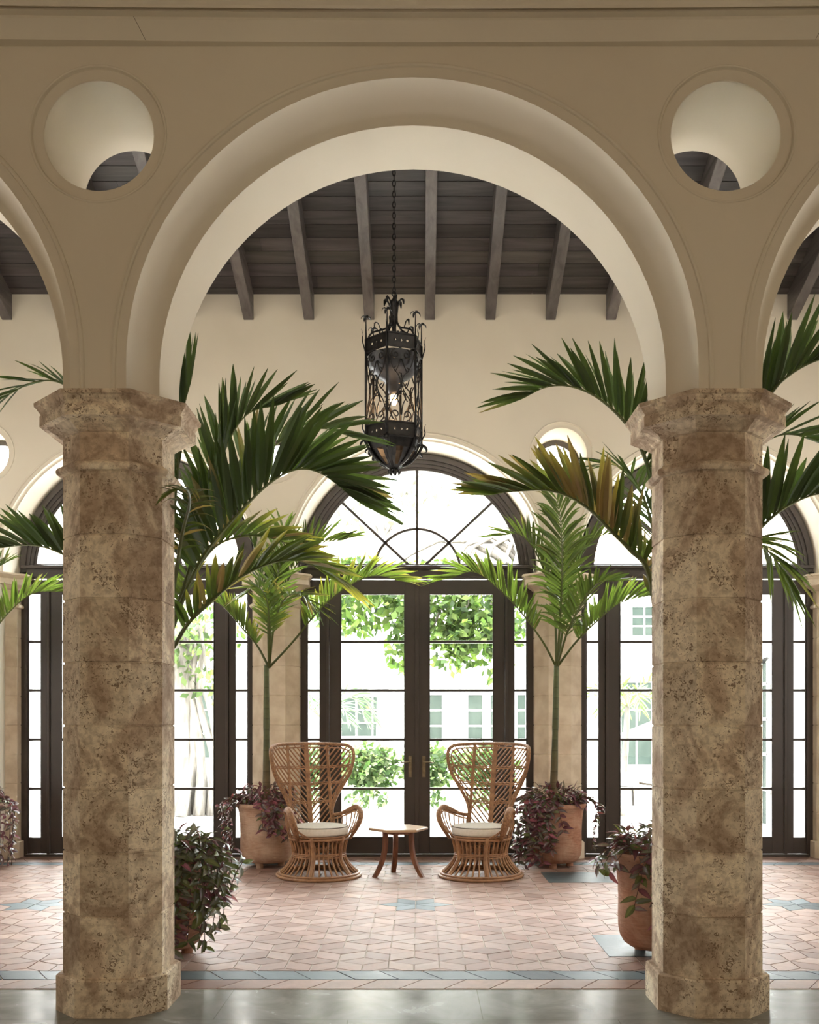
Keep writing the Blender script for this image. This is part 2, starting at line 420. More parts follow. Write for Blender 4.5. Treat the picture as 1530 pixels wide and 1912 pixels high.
def bead(mb, cx, cz, r, y, rad, z0=None, full=False, n=48):
    if full: pts = [(cx + r * math.cos(2 * PI * k / n), y, cz + r * math.sin(2 * PI * k / n)) for k in range(n)]
    else: pts = [(x, y, z) for x, z in arch_path(cx, cz, r, z0, n)]
    mb.tube(pts, rad, 8, closed=full)

def arcade(name, yf, yr, cz, r_face, r_mid, y_mid, r_rear, bead_r, ztop, roundels, flip=False):
    mb = MB()
    face_sheet(mb, yf, r_face, cz, 0.318, 4.236, ztop, roundels)
    face_sheet(mb, yr, r_rear, cz, 0.263, 4.236, ztop, roundels, True)
    cove = [(r_face - (r_face - r_mid) * (1 - math.cos(k / 8 * PI / 2)), yf + (y_mid - yf) * math.sin(k / 8 * PI / 2)) for k in range(9)]
    for k, cx in enumerate(BAYS):
        sweep_arch(mb, cx, cove + [(r_rear, yr)], cz, ZC)
        bead(mb, cx, cz, bead_r, yf, 0.012, ZC)
    for cx in roundels:
        ring_sweep(mb, cx, 4.236, [(0.318, yf), (0.314, yf + 0.012), (0.266, yf + 0.014), (0.263, yf + 0.017), (0.263, yr)])
        bead(mb, cx, 4.236, 0.324, yf, 0.007, full=True)
    # ends of the wall below the springing
    for x in (BAYS[0] - r_face, BAYS[-1] + r_face):
        mb.quad((x, yf, 0), (x, yr, 0), (x, yr, ZC), (x, yf, ZC))
    o = mb.build(name, M['plaster'], smooth=True)
    md = o.modifiers.new('edges', 'EDGE_SPLIT'); md.split_angle = math.radians(35)
    return struct(o)
FY, FR = 4.60, 5.18
BY, BR = 10.0, 10.60
arcade('wall_arcade', FY, FR, 3.14, 1.365, 1.26, 4.80, 1.26, 1.425, 7.95, (-1.54, 1.46))
arcade('wall_garden', BY, BR, 3.058, 1.34, 1.315, 10.05, 1.25, 1.385, 6.0, COLS_FAR)
for nm, x in (('wall_left', X_L), ('wall_right', X_R)):
    mb = MB(); s = -1 if x < 0 else 1
    mb.box(min(x, x + s * .2), max(x, x + s * .2), -4.6, 10.6, 0, 8.0)
    struct(mb.build(nm, M['plaster']))
mb = MB(); mb.box(X_L, X_R, -4.6, -4.4, 0, 5.2); struct(mb.build('wall_back', M['lobby']))
mb = MB(); mb.box(X_L - .2, X_R + .2, -4.6, FY, 5.12, 5.3); struct(mb.build('ceiling_lobby', M['lobby']))

# cornice over the arcade, very slightly bowed
mb = MB()
prof = [(0.0, 4.652), (0.032, 4.650), (0.038, 4.658), (0.05, 4.69), (0.066, 4.712), (0.074, 4.7235), (0.074, 4.736), (0.105, 4.738), (0.105, 4.742), (0.11, 4.760), (0.135, 4.764), (0.137, 4.726), (0.145, 4.724), (0.155, 4.735), (0.17, 4.80), (0.22, 4.95), (0.26, 5.12), (0.0, 5.12)]
prof = [(0.0, 4.652), (0.032, 4.650), (0.036, 4.656), (0.066, 4.708), (0.074, 4.7215), (0.074, 4.734), (0.108, 4.7345), (0.108, 4.760), (0.139, 4.762), (0.139, 4.728), (0.146, 4.726), (0.152, 4.735), (0.17, 4.80), (0.22, 4.95), (0.26, 5.12), (0.0, 5.12)]
xs = [X_L + (X_R - X_L) * k / 40 for k in range(41)]
mb.loft([[Vector((x, FY - p * 1.0 - (0 if p == 0 else x * x / 190.0), z)) for p, z in prof] for x in xs], cap=True)
cr = struct(mb.build('trim_1', M['plaster']))
mb = MB()                                     # butt joints of the moulding lengths
for x in (-1.30, 1.86):
    pr = [(FY - p - x * x / 190.0 - 0.0008, z) for p, z in prof[1:6]]
    mb.loft([[Vector((x + (z - 4.65) * (-.55 if x < 0 else .55) , y, z)) for y, z in pr], [Vector((x + 0.0025 + (z - 4.65) * (-.55 if x < 0 else .55), y, z)) for y, z in pr]], cap=False, closed=False)
mb.build('moulding_joint', M['piping'], cr)

# floors
mb = MB(); mb.box(X_L, X_R, -4.4, 5.17, -0.1, 0.0); struct(mb.build('floor_lobby', M['limestone']))
mb = MB(); mb.box(X_L, X_R, 5.17, 10.62, -0.1, 0.0)
floor = struct(mb.build('floor', M['grout']))
def clip(poly, axis, val, keep):
    out = []
    for i in range(len(poly)):
        a, b = poly[i - 1], poly[i]; ia = (a[axis] - val) * keep >= 0; ib = (b[axis] - val) * keep >= 0
        if ia != ib:
            t = (val - a[axis]) / (b[axis] - a[axis]); out.append((a[0] + (b[0] - a[0]) * t, a[1] + (b[1] - a[1]) * t))
        if ib: out.append(b)
    return out
def inset(poly, g):
    cx = sum(p[0] for p in poly) / len(poly); cyy = sum(p[1] for p in poly) / len(poly)
    out = []; n = len(poly); A = 0
    for i in range(n): A += poly[i - 1][0] * poly[i][1] - poly[i][0] * poly[i - 1][1]
    sgn = 1 if A > 0 else -1
    for i in range(n):
        p0, p1, p2 = Vector(poly[i - 1]), Vector(poly[i]), Vector(poly[(i + 1) % n])
        d1 = (p1 - p0); d2 = (p2 - p1)
        if d1.length < 1e-5 or d2.length < 1e-5: continue
        d1.normalize(); d2.normalize()
        n1 = Vector((-d1.y, d1.x)) * sgn; n2 = Vector((-d2.y, d2.x)) * sgn
        b = n1 + n2
        if b.length < 1e-4: continue
        b = b / max(0.35, (1 + n1.dot(n2)))
        out.append(tuple(p1 + b * g))
    return out
def area2(p): return abs(sum(p[i - 1][0] * p[i][1] - p[i][0] * p[i - 1][1] for i in range(len(p)))) / 2
rnd = random.Random(5)
terra, slate = MB(), MB()
def tc():
    k = rnd.random(); v = 0.82 + 0.3 * rnd.random()
    a, b = (0.26, 0.158, 0.125), (0.39, 0.28, 0.23)
    return tuple((a[i] + (b[i] - a[i]) * k) * v for i in range(3))
def sc_():
    k = rnd.random(); v = 0.7 + 0.6 * rnd.random()
    a, b = (0.045, 0.060, 0.070), (0.10, 0.128, 0.14)
    return tuple((a[i] + (b[i] - a[i]) * k) * v for i in range(3))
def tile(mb, poly, col, g=0.0035, h=0.004):
    if len(poly) < 3 or area2(poly) < 4e-4: return
    p = inset(poly, g)
    if len(p) < 3 or area2(p) > area2(poly): return
    A = sum(p[i - 1][0] * p[i][1] - p[i][0] * p[i - 1][1] for i in range(len(p)))
    if A < 0: p = p[::-1]
    h += rnd.uniform(-.0008, .0008)
    mb.loft([[Vector((x, y, 0.0)) for x, y in p], [Vector((x, y, h)) for x, y in p]], cap=False, col=col)
    i = [mb.vert((x, y, h), col) for x, y in p]; mb.f.append(tuple(i))
L = 0.30; Y0, Y1 = 5.55, 9.74
a_ = L / math.sqrt(3)
e = lambda d: (math.cos(math.radians(d)), math.sin(math.radians(d)))
stars = [(cx, 7.6) for cx in BAYS]
for j in range(-9, 10):
    for i in range(-30, 31):
        cx = -0.04 + L * i + L * .5 * (j % 2); cy_ = 7.6 + L * math.sqrt(3) / 2 * j
        if not (X_L - .4 < cx < X_R + .4): continue
        for d in (0, 60, 120):
            u = e(d); tip = (cx + u[0] * L, cy_ + u[1] * L)
            e1, e2 = e(d - 30), e(d + 30)
            poly = [(cx, cy_), (cx + e1[0] * a_, cy_ + e1[1] * a_), tip, (cx + e2[0] * a_, cy_ + e2[1] * a_)]
            poly = clip(clip(clip(clip(poly, 1, Y0, 1), 1, Y1, -1), 0, X_L, 1), 0, X_R, -1)
            if len(poly) < 3: continue
            star = any((math.hypot(cx - s[0], cy_ - s[1]) < .01 or math.hypot(tip[0] - s[0], tip[1] - s[1]) < .01) for s in stars)
            tile(slate if star else terra, poly, sc_() if star else tc())
def strip(mb, y0, y1, w, sh, cf, x0=X_L):
    x = x0 - .4
    while x < X_R + .3:
        poly = [(x, y0), (x + w, y0), (x + w + sh, y1), (x + sh, y1)]
        poly = clip(clip(poly, 0, X_L, 1), 0, X_R, -1)
        tile(mb, poly, cf()); x += w
strip(terra, 5.175, 5.365, 0.245, 0.13, tc)
strip(slate, 5.365, 5.55, 0.245, -0.12, sc_)
strip(slate, 9.74, 9.92, 0.245, 0.12, sc_)
strip(terra, 9.92, 10.12, 0.245, -0.12, tc)
strip(terra, 10.12, 10.32, 0.245, 0.12, tc)
strip(terra, 10.32, 10.6, 0.245, 0.12, tc)
for cy_ in (6.19, 8.95):
    slate.box(1.15, 1.77, cy_ - .3, cy_ + .3, 0.0, 0.0062, (0.07, 0.085, 0.088))
terra.build('terracotta_paving', M['terracotta'], floor)
slate.build('slate_paving', M['slate'], floor)

# sloping boarded ceiling with rafters
SL = 0.387; Z_W = 5.88
def zc(y): return Z_W + SL * (BY - y)
nrm = Vector((0, SL, 1)).normalized(); dwn = Vector((0, 1, -SL)).normalized()
mb = MB(); y = BY + 0.5; rnd = random.Random(11)
step = 0.155
base = Vector((0, BY + .5, zc(BY + .5)))
k = 0
while True:
    p0 = base - dwn * (k * step); p1 = base - dwn * ((k + 1) * step - 0.006)
    if p1.y < FR - .1: break
    x = X_L; off = rnd.uniform(1.0, 4.2)
    while x < X_R:
        x2 = min(X_R, x + off); off = rnd.uniform(2.6, 4.6)
        c = rnd.uniform(0.62, 1.35); col = (c, c * rnd.uniform(.95, 1.02), c * rnd.uniform(.92, 1.04))
        q = [Vector((xx, p.y, p.z)) + nrm * h for h in (0, 0.02) for xx, p in ((x + .001, p0), (x2 - .001, p0), (x2 - .001, p1), (x + .001, p1))]
        mb.loft([q[:4], q[4:]], cap=True, col=col)
        x = x2
    k += 1
ceiling = struct(mb.build('ceiling', M['boards']))
mb = MB(); q0 = base; q1 = Vector((0, FR - .2, zc(FR - .2)))
mb.loft([[Vector((xx, p.y, p.z)) + nrm * h for xx, p in ((X_L - .2, q0), (X_R + .2, q0), (X_R + .2, q1), (X_L - .2, q1))] for h in (0.02, 0.2)], cap=True)
mb.build('roof_deck', M['boards'], ceiling)
for k in range(-9, 9):
    x = 0.094 + 0.626 * k
    if x < X_L or x > X_R: continue
    mb = MB(); hw = 0.052; dpt = 0.25
    c = rnd.uniform(.85, 1.2)
    ya, yb = BY, FR - .02
    mb.loft([[Vector((x - hw, ya, zc(ya))), Vector((x + hw, ya, zc(ya))), Vector((x + hw, ya, zc(ya) - .27)), Vector((x - hw, ya, zc(ya) - .27))],
             [Vector((x - hw, yb, zc(yb))), Vector((x + hw, yb, zc(yb))), Vector((x + hw, yb, zc(yb) - .27)), Vector((x - hw, yb, zc(yb) - .27))]], cap=True, col=(c, c, c))
    mb.build('rafter', M['beam'], ceiling, bevel=0.006)

# ------------------------------------------------------------------ stone columns
def octa(cx, cy_, r, w, z):
    return [Vector((cx + a, cy_ + b, z)) for a, b in ((-w, -r), (w, -r), (r, -w), (r, w), (w, r), (-w, r), (-r, w), (-r, -w))]
def column(x, y, label, m, group=None):
    root = empty('stone_column', (x, y, 0)); tag(root, label, 'column', group)
    mb = MB()
    pl = [(0, .278, .134), (.172, .278, .134), (.182, .268, .128)]
    mb.loft([octa(0, 0, r, w, z) for z, r, w in pl]); mb.build('plinth', m, root)
    mb = MB(); rr, ww = .2485, .118; lv = [(.182, rr, ww)]
    for k in range(1, 8):
        z = .175 + .31 * k
        lv += [(z - .0055, rr, ww), (z - .0035, rr - .006, ww - .003), (z + .0035, rr - .006, ww - .003), (z + .0055, rr, ww)]
    lv += [(2.655, rr, ww)]
    mb.loft([octa(0, 0, r, w, z) for z, r, w in lv]); mb.build('shaft', m, root)
    mb = MB()
    cp = [(2.655, .2485, .118), (2.658, .268, .127), (2.668, .278, .132), (2.682, .280, .133), (2.694, .274, .130), (2.698, .262, .124), (2.712, .2485, .118),
          (2.842, .2485, .118), (2.846, .262, .124), (2.858, .272, .129), (2.868, .288, .135), (2.884, .312, .143), (2.888, .318, .145), (2.893, .345, .152),
          (2.895, .352, .155), (2.948, .352, .155), (2.951, .346, .153), (2.958, .349, .154), (2.976, .362, .158), (2.988, .366, .160), (2.991, .376, .163), (3.01, .378, .164)]
    mb.loft([octa(0, 0, r, w, z) for z, r, w in cp]); mb.build('capital', m, root)
    return root
column(-1.54, 4.94, 'coral stone octagonal column in front, left of the lantern, from polished floor to arch', M['coral'])
column(1.46, 4.94, 'coral stone octagonal column in front, right of the lantern, from polished floor to arch', M['coral'])
column(-4.54, 10.37, 'pale stone column between glass doors at the left edge of the photo', M['pale_coral'])
column(-1.54, 10.37, 'pale stone column against the garden wall behind the left wicker chair', M['pale_coral'])
column(1.46, 10.37, 'pale stone column against the garden wall behind the right wicker chair', M['pale_coral'])
column(4.46, 10.37, 'pale stone column between glass doors at the right edge of the photo', M['pale_coral'])

# ------------------------------------------------------------------ doors, fanlights, round windows
DY = 10.36
ZR = (2.311, 1.788, 1.259, 0.73)
def vframe(mb, x0, x1, z0, z1, gx0, gx1, gz0, gz1, y0, y1):
    mb.box(x0, gx0, y0, y1, z0, z1); mb.box(gx1, x1, y0, y1, z0, z1)
    mb.box(gx0, gx1, y0, y1, z0, gz0); mb.box(gx0, gx1, y0, y1, gz1, z1)
def annulus(mb, cx, cz, r0, r1, y0, y1, a0, a1, n=40):
    rings = []
    for k in range(n + 1):
        a = a0 + (a1 - a0) * k / n; c, s = math.cos(a), math.sin(a)
        rings.append([Vector((cx + r * c, y, cz + r * s)) for r, y in ((r0, y0), (r1, y0), (r1, y1), (r0, y1))])
    mb.loft(rings, cap=abs(a1 - a0) < 6.2)
def door_bay(n, cx, handles):
    root = struct(empty('door_%d' % n, (cx, DY, 0)))
    B = lambda mb, nm, m=M['door'], p=root, bv=0.004: mb.build(nm, m, p, bevel=bv)
    mb = MB()                                  # outer frame, jambs and transom
    for s in (-1, 1):
        mb.box(min(s * 1.185, s * 1.27), max(s * 1.185, s * 1.27), 0.0, .14, 0, 3.06)
        mb.box(min(s * .945, s * .975), max(s * .945, s * .975), -.012, .14, 0, 3.0)
    mb.box(-1.25, 1.25, .0, .14, 2.985, 3.115); mb.box(-1.22, 1.22, -.03, 0.0, 2.985, 3.01); mb.box(-1.245, 1.245, -.045, .14, 3.09, 3.125)
    mb.box(-1.20, 1.20, -.02, .14, 0, .03)
    B(mb, 'door_frame')
    for s in (-1, 1):
        lo = empty('door_leaf', (0, 0, 0)); lo.parent = root
        mb = MB()
        xa, xb = sorted((s * .004, s * .943)); ga, gb = sorted((s * .132, s * .82))
        vframe(mb, xa, xb, .035, 2.975, ga, gb, .207, 2.822, .01, .065)
        # glazing stops
        for z in ZR: mb.box(ga, gb, .018, .058, z - .0135, z + .0135)
        for z in (.207, 2.822 - .008): mb.box(ga, gb, .0, .02, z, z + .008)
        for x in (ga, gb - .008): mb.box(x, x + .008, .0, .02, .207, 2.822)
        if s == 1: mb.box(-.022, .022, -.008, .012, .035, 2.975)
        B(mb, 'door_panel', p=lo, bv=.003)
        mb = MB(); mb.box(ga, gb, .036, .040, .207, 2.822); B(mb, 'door_glass', M['glass'], lo, 0)
        hx = s * .075 - .0
        mb = MB()
        mb.box(hx - .017, hx + .017, -.006, .01, .855, 1.085)
        mb.tube([(hx, .01, 1.02), (hx, -.045, 1.02)], .009, 8)
        mb.tube([(hx, -.045, 1.02), (hx + s * .05, -.05, 1.018), (hx + s * .105, -.047, 1.012)], [.009, .008, .007], 8)
        mb.tube([(hx, .0, .93), (hx, -.02, .93)], .010, 8); mb.sphere((hx, -.008, 1.07), .005, 8, 6); mb.sphere((hx, -.008, .87), .005, 8, 6)
        mb.build('door_handle', M['brass'], lo, smooth=False)
        # side light
        sl = empty('side_light', (0, 0, 0)); sl.parent = root
        mb = MB(); xa, xb = sorted((s * .975, s * 1.19)); ga, gb = sorted((s * 1.05, s * 1.172))
        vframe(mb, xa, xb, .035, 2.975, ga, gb, .207, 2.822, .012, .065)
        for z in ZR: mb.box(ga, gb, .018, .058, z - .0135, z + .0135)
        B(mb, 'side_panel', p=sl, bv=.003)
        mb = MB(); mb.box(ga, gb, .036, .040, .207, 2.822); B(mb, 'side_glass', M['glass'], sl, 0)
    # fanlight
    w = struct(empty('window_%d' % n, (cx, DY, 3.058)))
    mb = MB(); a0 = math.asin(.07 / 1.2)
    for r0, r1, ya in ((1.205, 1.262, -.02), (1.165, 1.21, 0.0), (1.128, 1.17, .012), (1.098, 1.133, .026)):
        annulus(mb, 0, 0, r0, r1, ya, .14, a0, PI - a0)
    mb.box(-1.13, 1.13, .02, .10, .066, .09)
    mb.build('fan_frame', M['door'], w)
    mb = MB()
    annulus(mb, 0, 0, .455, .483, .03, .07, a0 * 2.2, PI - a0 * 2.2)
    for deg in (43, 90, 137):
        d = Vector((math.cos(math.radians(deg)), 0, math.sin(math.radians(deg)))); pz = Vector((-d.z, 0, d.x))
        a = Vector((0, 0, 0)) + d * .07 + Vector((0, .03, 0)); b = d * 1.11 + Vector((0, .03, 0))
        hw = .0145; q = []
        for yy in (0, .04):
            q.append([a - pz * hw + Vector((0, yy, 0)), b - pz * hw + Vector((0, yy, 0)), b + pz * hw + Vector((0, yy, 0)), a + pz * hw + Vector((0, yy, 0))])
        mb.loft(q)
    mb.build('muntin', M['door'], w, bevel=.003)
    mb = MB(); pts = [(1.11 * math.cos(a0 + (PI - 2 * a0) * k / 40), 1.11 * math.sin(a0 + (PI - 2 * a0) * k / 40)) for k in range(41)]
    i = [mb.vert((x, .05, z)) for x, z in pts]; mb.f.append(tuple(i)); mb.build('fan_glass', M['glass'], w)
for n, cx in enumerate(BAYS, 1): door_bay(n, cx, n == 2)
for n, cx in enumerate(COLS_FAR, 4):
    w = struct(empty('window_%d' % n, (cx, BR - .1, 4.236)))
    mb = MB(); annulus(mb, 0, 0, .205, .264, -.05, .06, 0, 2 * PI, 48); mb.build('window_frame', M['door'], w)
    mb = MB(); i = [mb.vert((.21 * math.cos(2 * PI * k / 40), 0, .21 * math.sin(2 * PI * k / 40))) for k in range(40)]; mb.f.append(tuple(i)); mb.build('window_glass', M['glass'], w)
for cx in BAYS:
    l = bpy.data.lights.new('daylight_portal', 'AREA'); l.shape = 'RECTANGLE'; l.size = 2.5; l.size_y = 4.35; l.cycles.is_portal = True
    o = bpy.data.objects.new('daylight_portal', l); C.objects.link(o); o.location = (cx, 10.66, 2.18); o.rotation_euler = (-PI / 2, 0, 0)

# ------------------------------------------------------------------ lantern
def lantern():
    X, Y = -0.211, 7.6
    s0 = F_PX / Y
    Z = lambda py: CAM_Z + (VY - py) / s0
    root = empty('hanging_lantern', (X, Y, Z(888)))
    tag(root, 'black wrought iron hexagonal lantern with scrollwork hanging on a chain with a lit bulb', 'lantern')
    org = (X, Y, Z(888))
    R = 0.226; th0 = math.radians(-11.8)
    def cor(k, r=R): a = th0 + k * PI / 3; return Vector((X + r * math.sin(a), Y - r * math.cos(a), 0))
    B = lambda mb, nm, m=M['iron'], **kw: mb.build(nm, m, root, origin=org, **kw)
    # chain
    mb = MB(); z = Z(552); i = 0; top = zc(Y) - .0
    while z < top:
        pts = []
        for k in range(12):
            a = 2 * PI * k / 12; u = .011 * math.cos(a); v = .027 * math.sin(a)
            pts.append((X + (u if i % 2 else 0), Y + (0 if i % 2 else u), z + v))
        mb.tube(pts, .0048, 5, closed=True); z += .042; i += 1
    B(mb, 'chain', smooth=True)
    mb = MB(); mb.lathe([(.0, top - .03), (.03, top - .025), (.05, top), (.055, top + .03)], X, Y, 20); B(mb, 'ceiling_hook')
    # crown
    mb = MB()
    mb.lathe([(.008, Z(640)), (.012, Z(625)), (.02, Z(606)), (.032, Z(598)), (.030, Z(588)), (.034, Z(578)), (.040, Z(568)), (.030, Z(562)), (.012, Z(558)), (.008, Z(552))], X, Y, 12, cap=True)
    for k in range(6):                         # curling leaves on the crown
        a = th0 + k * PI / 3 + .5; d = Vector((math.sin(a), -math.cos(a), 0))
        b = Vector((X, Y, 0))
        pts = [b + d * .03 + Vector((0, 0, Z(575))), b + d * .05 + Vector((0, 0, Z(562))), b + d * .072 + Vector((0, 0, Z(560))), b + d * .08 + Vector((0, 0, Z(570)))]
        mb.tube(catmull(pts, 8), [.012, .016, .018, .018, .016, .013, .009, .004], 6, flat=(.35, 1.2))
    mb.tube([(X + .016 * math.cos(a), Y, Z(549) + .02 * math.sin(a)) for a in (2 * PI * k / 14 for k in range(14))], .005, 6, closed=True)
    B(mb, 'crown', smooth=True)
    mb = MB()
    for k in range(6):                         # s-curved ribs from the neck to each corner
        d = (cor(k, 1) - Vector((X, Y, 0))).normalized(); b = Vector((X, Y, 0)); q = lambda r, py: b + d * r + Vector((0, 0, Z(py)))
        mb.tube(catmull([q(.024, 592), q(.03, 603), q(.065, 615), q(.125, 621), q(.185, 628), q(.218, 644), q(.224, 664)], 16), .0075, 6)
        # leaf curl on the rib, mid-way
        mb.tube(catmull([q(.11, 619), q(.13, 608), q(.155, 607), q(.16, 617)], 8), [.01, .012, .012, .011, .009, .007, .005, .003], 5, flat=(.4, 1.3))
    B(mb, 'crown_rib', smooth=True)
    # bands
    def band(py0, py1, nm):
        z1, z0 = Z(py0), Z(py1)
        mb = MB()
        for k in range(6):
            a, b = cor(k), cor(k + 1); n = ((a + b) / 2 - Vector((X, Y, 0))).normalized(); t = (b - a).normalized()
            W = (b - a).length
            # panel with three small star-shaped holes : built as strips around the holes
            hs = [.28, .5, .72]; hw = .011; zm = (z0 + z1) / 2; hh = .011
            xs = [0] + [v for h in hs for v in (h * W - hw, h * W + hw)] + [W]
            for i in range(len(xs) - 1):
                p, q = a + t * xs[i], a + t * xs[i + 1]
                segs = [(z0, z1)] if i % 2 == 0 else [(z0, zm - hh), (zm + hh, z1)]
                for u, v in segs:
                    mb.loft([[Vector((c.x, c.y, zz)) for c, zz in ((p, u), (q, u), (q, v), (p, v))], [Vector((c.x, c.y, zz)) - n * .006 for c, zz in ((p, u), (q, u), (q, v), (p, v))]])
                if i % 2:                      # corners of each hole filled to make it a diamond
                    m = (p + q) / 2
                    for A, B_ in ((p, 1), (q, 1)):
                        for zz in (zm - hh, zm + hh):
                            i3 = [mb.vert((A.x, A.y, zz)), mb.vert((m.x, m.y, zz)), mb.vert((A.x, A.y, zm))]; mb.f.append(tuple(i3))
        for zz, ro in ((z0, .008), (z1, .008)):
            pts = [cor(k, R + .004) + Vector((0, 0, zz)) for k in range(6)]
            for k in range(6): mb.tube([pts[k], pts[(k + 1) % 6]], .006, 6)
        B(mb, nm)
    band(640, 665, 'upper_band'); band(801, 827, 'lower_band')
    # posts with pinnacles
    for k in range(6):
        mb = MB(); c = cor(k, R + .002); d = (cor(k, 1) - Vector((X, Y, 0))).normalized()
        mb.tube([c + Vector((0, 0, Z(829))), c + Vector((0, 0, Z(640)))], .0095, 6)
        mb.tube([c + Vector((0, 0, Z(640))), c + Vector((0, 0, Z(596)))], [.007, .003], 6)
        zt = Z(601)
        for j in range(4):                     # small drooping flower on the pinnacle
            a = j * PI / 2 + .4; dd = Vector((math.cos(a), math.sin(a), 0)); p = c + Vector((0, 0, zt))
            mb.tube(catmull([p, p + dd * .018 + Vector((0, 0, .012)), p + dd * .036 + Vector((0, 0, .004)), p + dd * .042 + Vector((0, 0, -.016))], 6), [.004, .007, .009, .008, .006, .002], 5, flat=(.4, 1.2))
        # leaf tongues curving off the bands
        for pa, pb, pc in ((668, 640, 622), (818, 802, 786)):
            mb.tube(catmull([c + Vector((0, 0, Z(pa))), c + d * .03 + Vector((0, 0, Z(pb) - .01)), c + d * .022 + Vector((0, 0, Z(pb) + .03)), c + d * .038 + Vector((0, 0, Z(pc)))], 8), [.010, .012, .012, .010, .008, .006, .004, .002], 5, flat=(.45, 1.1))
        B(mb, 'corner_post', smooth=True)
    # scroll panels
    W = R; zt, zb = Z(668), Z(799); H = zt - zb
    def spiral(u, v, r, turns, a0, sgn):
        return [(u + r * (1 - .82 * t) * math.cos(a0 + sgn * turns * 2 * PI * t), v + r * (1 - .82 * t) * math.sin(a0 + sgn * turns * 2 * PI * t)) for t in (k / 20 for k in range(21))]
    curves = []
    for s in (-1, 1):
        curves.append([(s * .0, -.02)][:0] + spiral(s * .047, H - .045, .040, 1.25, PI / 2 if s > 0 else PI / 2, -s))
        curves.append(catmull([(s * .104, H - .03, 0), (s * .075, H - .14, 0), (s * .02, H * .62, 0), (s * .006, H * .52, 0), (s * .02, H * .42, 0), (s * .07, H * .28, 0), (s * .104, H * .12, 0)], 26))
        curves.append(spiral(s * .045, .045, .042, 1.2, -PI / 2, s))
        curves.append(catmull([(s * .003, .045, 0), (s * .012, .12, 0), (s * .035, .17, 0), (s * .028, .205, 0), (s * .008, .20, 0)], 14))
        curves.append(catmull([(s * .004, H - .08, 0), (s * .03, H - .15, 0), (s * .05, H - .18, 0), (s * .06, H - .16, 0), (s * .045, H - .14, 0)], 14))
        curves.append([(s * .012, H * .5 - .05, 0), (s * .03, H * .5 - .1, 0), (s * .05, H * .5 - .13, 0)])
    curves.append([(0, H * .36, 0), (0, H * .66, 0)])
    for k in range(6):
        a, b = cor(k), cor(k + 1); m = (a + b) / 2; t = (b - a).normalized()
        mb = MB()
        for cv in curves:
            mb.tube([m + t * q[0] + Vector((0, 0, zb + q[1])) for q in cv], .0050, 5)
        for j in range(9):                     # leaves along the middle stem
            zz = zb + H * (.36 + .035 * j); sg = 1 if j % 2 else -1
            p = m + Vector((0, 0, zz)); mb.tube([p, p + t * sg * .014 + Vector((0, 0, .012)), p + t * sg * .024 + Vector((0, 0, .008))], [.003, .006, .002], 5)
        B(mb, 'scroll_panel', smooth=True)
    # reflector, candle sockets and bulb
    mb = MB(); mb.lathe([(.205, Z(668)), (.19, Z(690)), (.14, Z(703)), (.075, Z(712)), (.05, Z(730)), (.035, Z(738)), (.0, Z(738))], X, Y, 24); B(mb, 'reflector', M['tin'], smooth=True)
    mb = MB(); mb.lathe([(.001, Z(700)), (.018, Z(704)), (.018, Z(728)), (.024, Z(730)), (.024, Z(736)), (.001, Z(736))], X, Y, 14); B(mb, 'bulb_socket', smooth=True)
    mb = MB(); mb.lathe([(.001, Z(757)), (.014, Z(756)), (.026, Z(750)), (.029, Z(744)), (.024, Z(737)), (.014, Z(731)), (.012, Z(729))], X, Y, 16); B(mb, 'bulb', M['bulb'], smooth=True)
    # bottom basket
    mb = MB(); zt = Z(827); zb2 = Z(879)
    for k in range(6):
        d = (cor(k, 1) - Vector((X, Y, 0))).normalized(); b0 = Vector((X, Y, 0)); q = lambda r, z: b0 + d * r + Vector((0, 0, z))
        path = catmull([q(.24, zt + .005), q(.20, zt - .07), q(.13, zt - .15), q(.055, zb2 + .03), q(.02, zb2)], 16)
        mb.tube(path, [.016, .022, .020, .022, .019, .021, .018, .019, .016, .016, .014, .013, .011, .010, .008, .006], 6, flat=(.55, 1.1))
        mb.tube(catmull([q(.235, zt), q(.262, zt - .015), q(.272, zt - .045), q(.25, zt - .055)], 8), [.014, .017, .018, .016, .013, .010, .007, .004], 6, flat=(.5, 1.4))
        mb.tube(catmull([q(.20, zt - .06), q(.225, zt - .075), q(.232, zt - .095), q(.215, zt - .10)], 8), [.012, .015, .015, .013, .010, .008, .006, .003], 6, flat=(.5, 1.3))
    B(mb, 'basket_rib', smooth=True)
    mb = MB(); rings = []
    for t in (0, .25, .5, .75, 1.0):
        r = [.215, .185, .135, .075, .03][int(t * 4)]; z = zt - (zt - zb2) * [0, .3, .58, .82, .96][int(t * 4)]
        rings.append([cor(k, r) + Vector((0, 0, z)) for k in range(6)])
    for k in (0, 1, 2, 3, 4, 5):               # pierced sheets : slots left open at the sides
        for i in range(4):
            a, b, c_, d_ = rings[i][k], rings[i][(k + 1) % 6], rings[i + 1][(k + 1) % 6], rings[i + 1][k]
            if i in (0, 3): mb.quad(a, b, c_, d_)
            else:
                for u0, u1 in ((0, .34), (.66, 1)):
                    mb.quad(a.lerp(b, u0), a.lerp(b, u1), d_.lerp(c_, u1), d_.lerp(c_, u0))
    o = B(mb, 'basket_sheet'); sd = o.modifiers.new('thick', 'SOLIDIFY'); sd.thickness = .003
    mb = MB()
    for k in range(9):
        a = 2 * PI * k / 9; d = Vector((math.cos(a), math.sin(a), 0)); b0 = Vector((X, Y, zb2 + .005))
        mb.tube(catmull([b0, b0 + d * .028 + Vector((0, 0, .004)), b0 + d * .05 + Vector((0, 0, -.012)), b0 + d * .046 + Vector((0, 0, -.034))], 7), [.008, .012, .014, .014, .012, .009, .004], 5, flat=(.4, 1.1))
    mb.sphere((X, Y, zb2 - .012), .016, 8, 6)
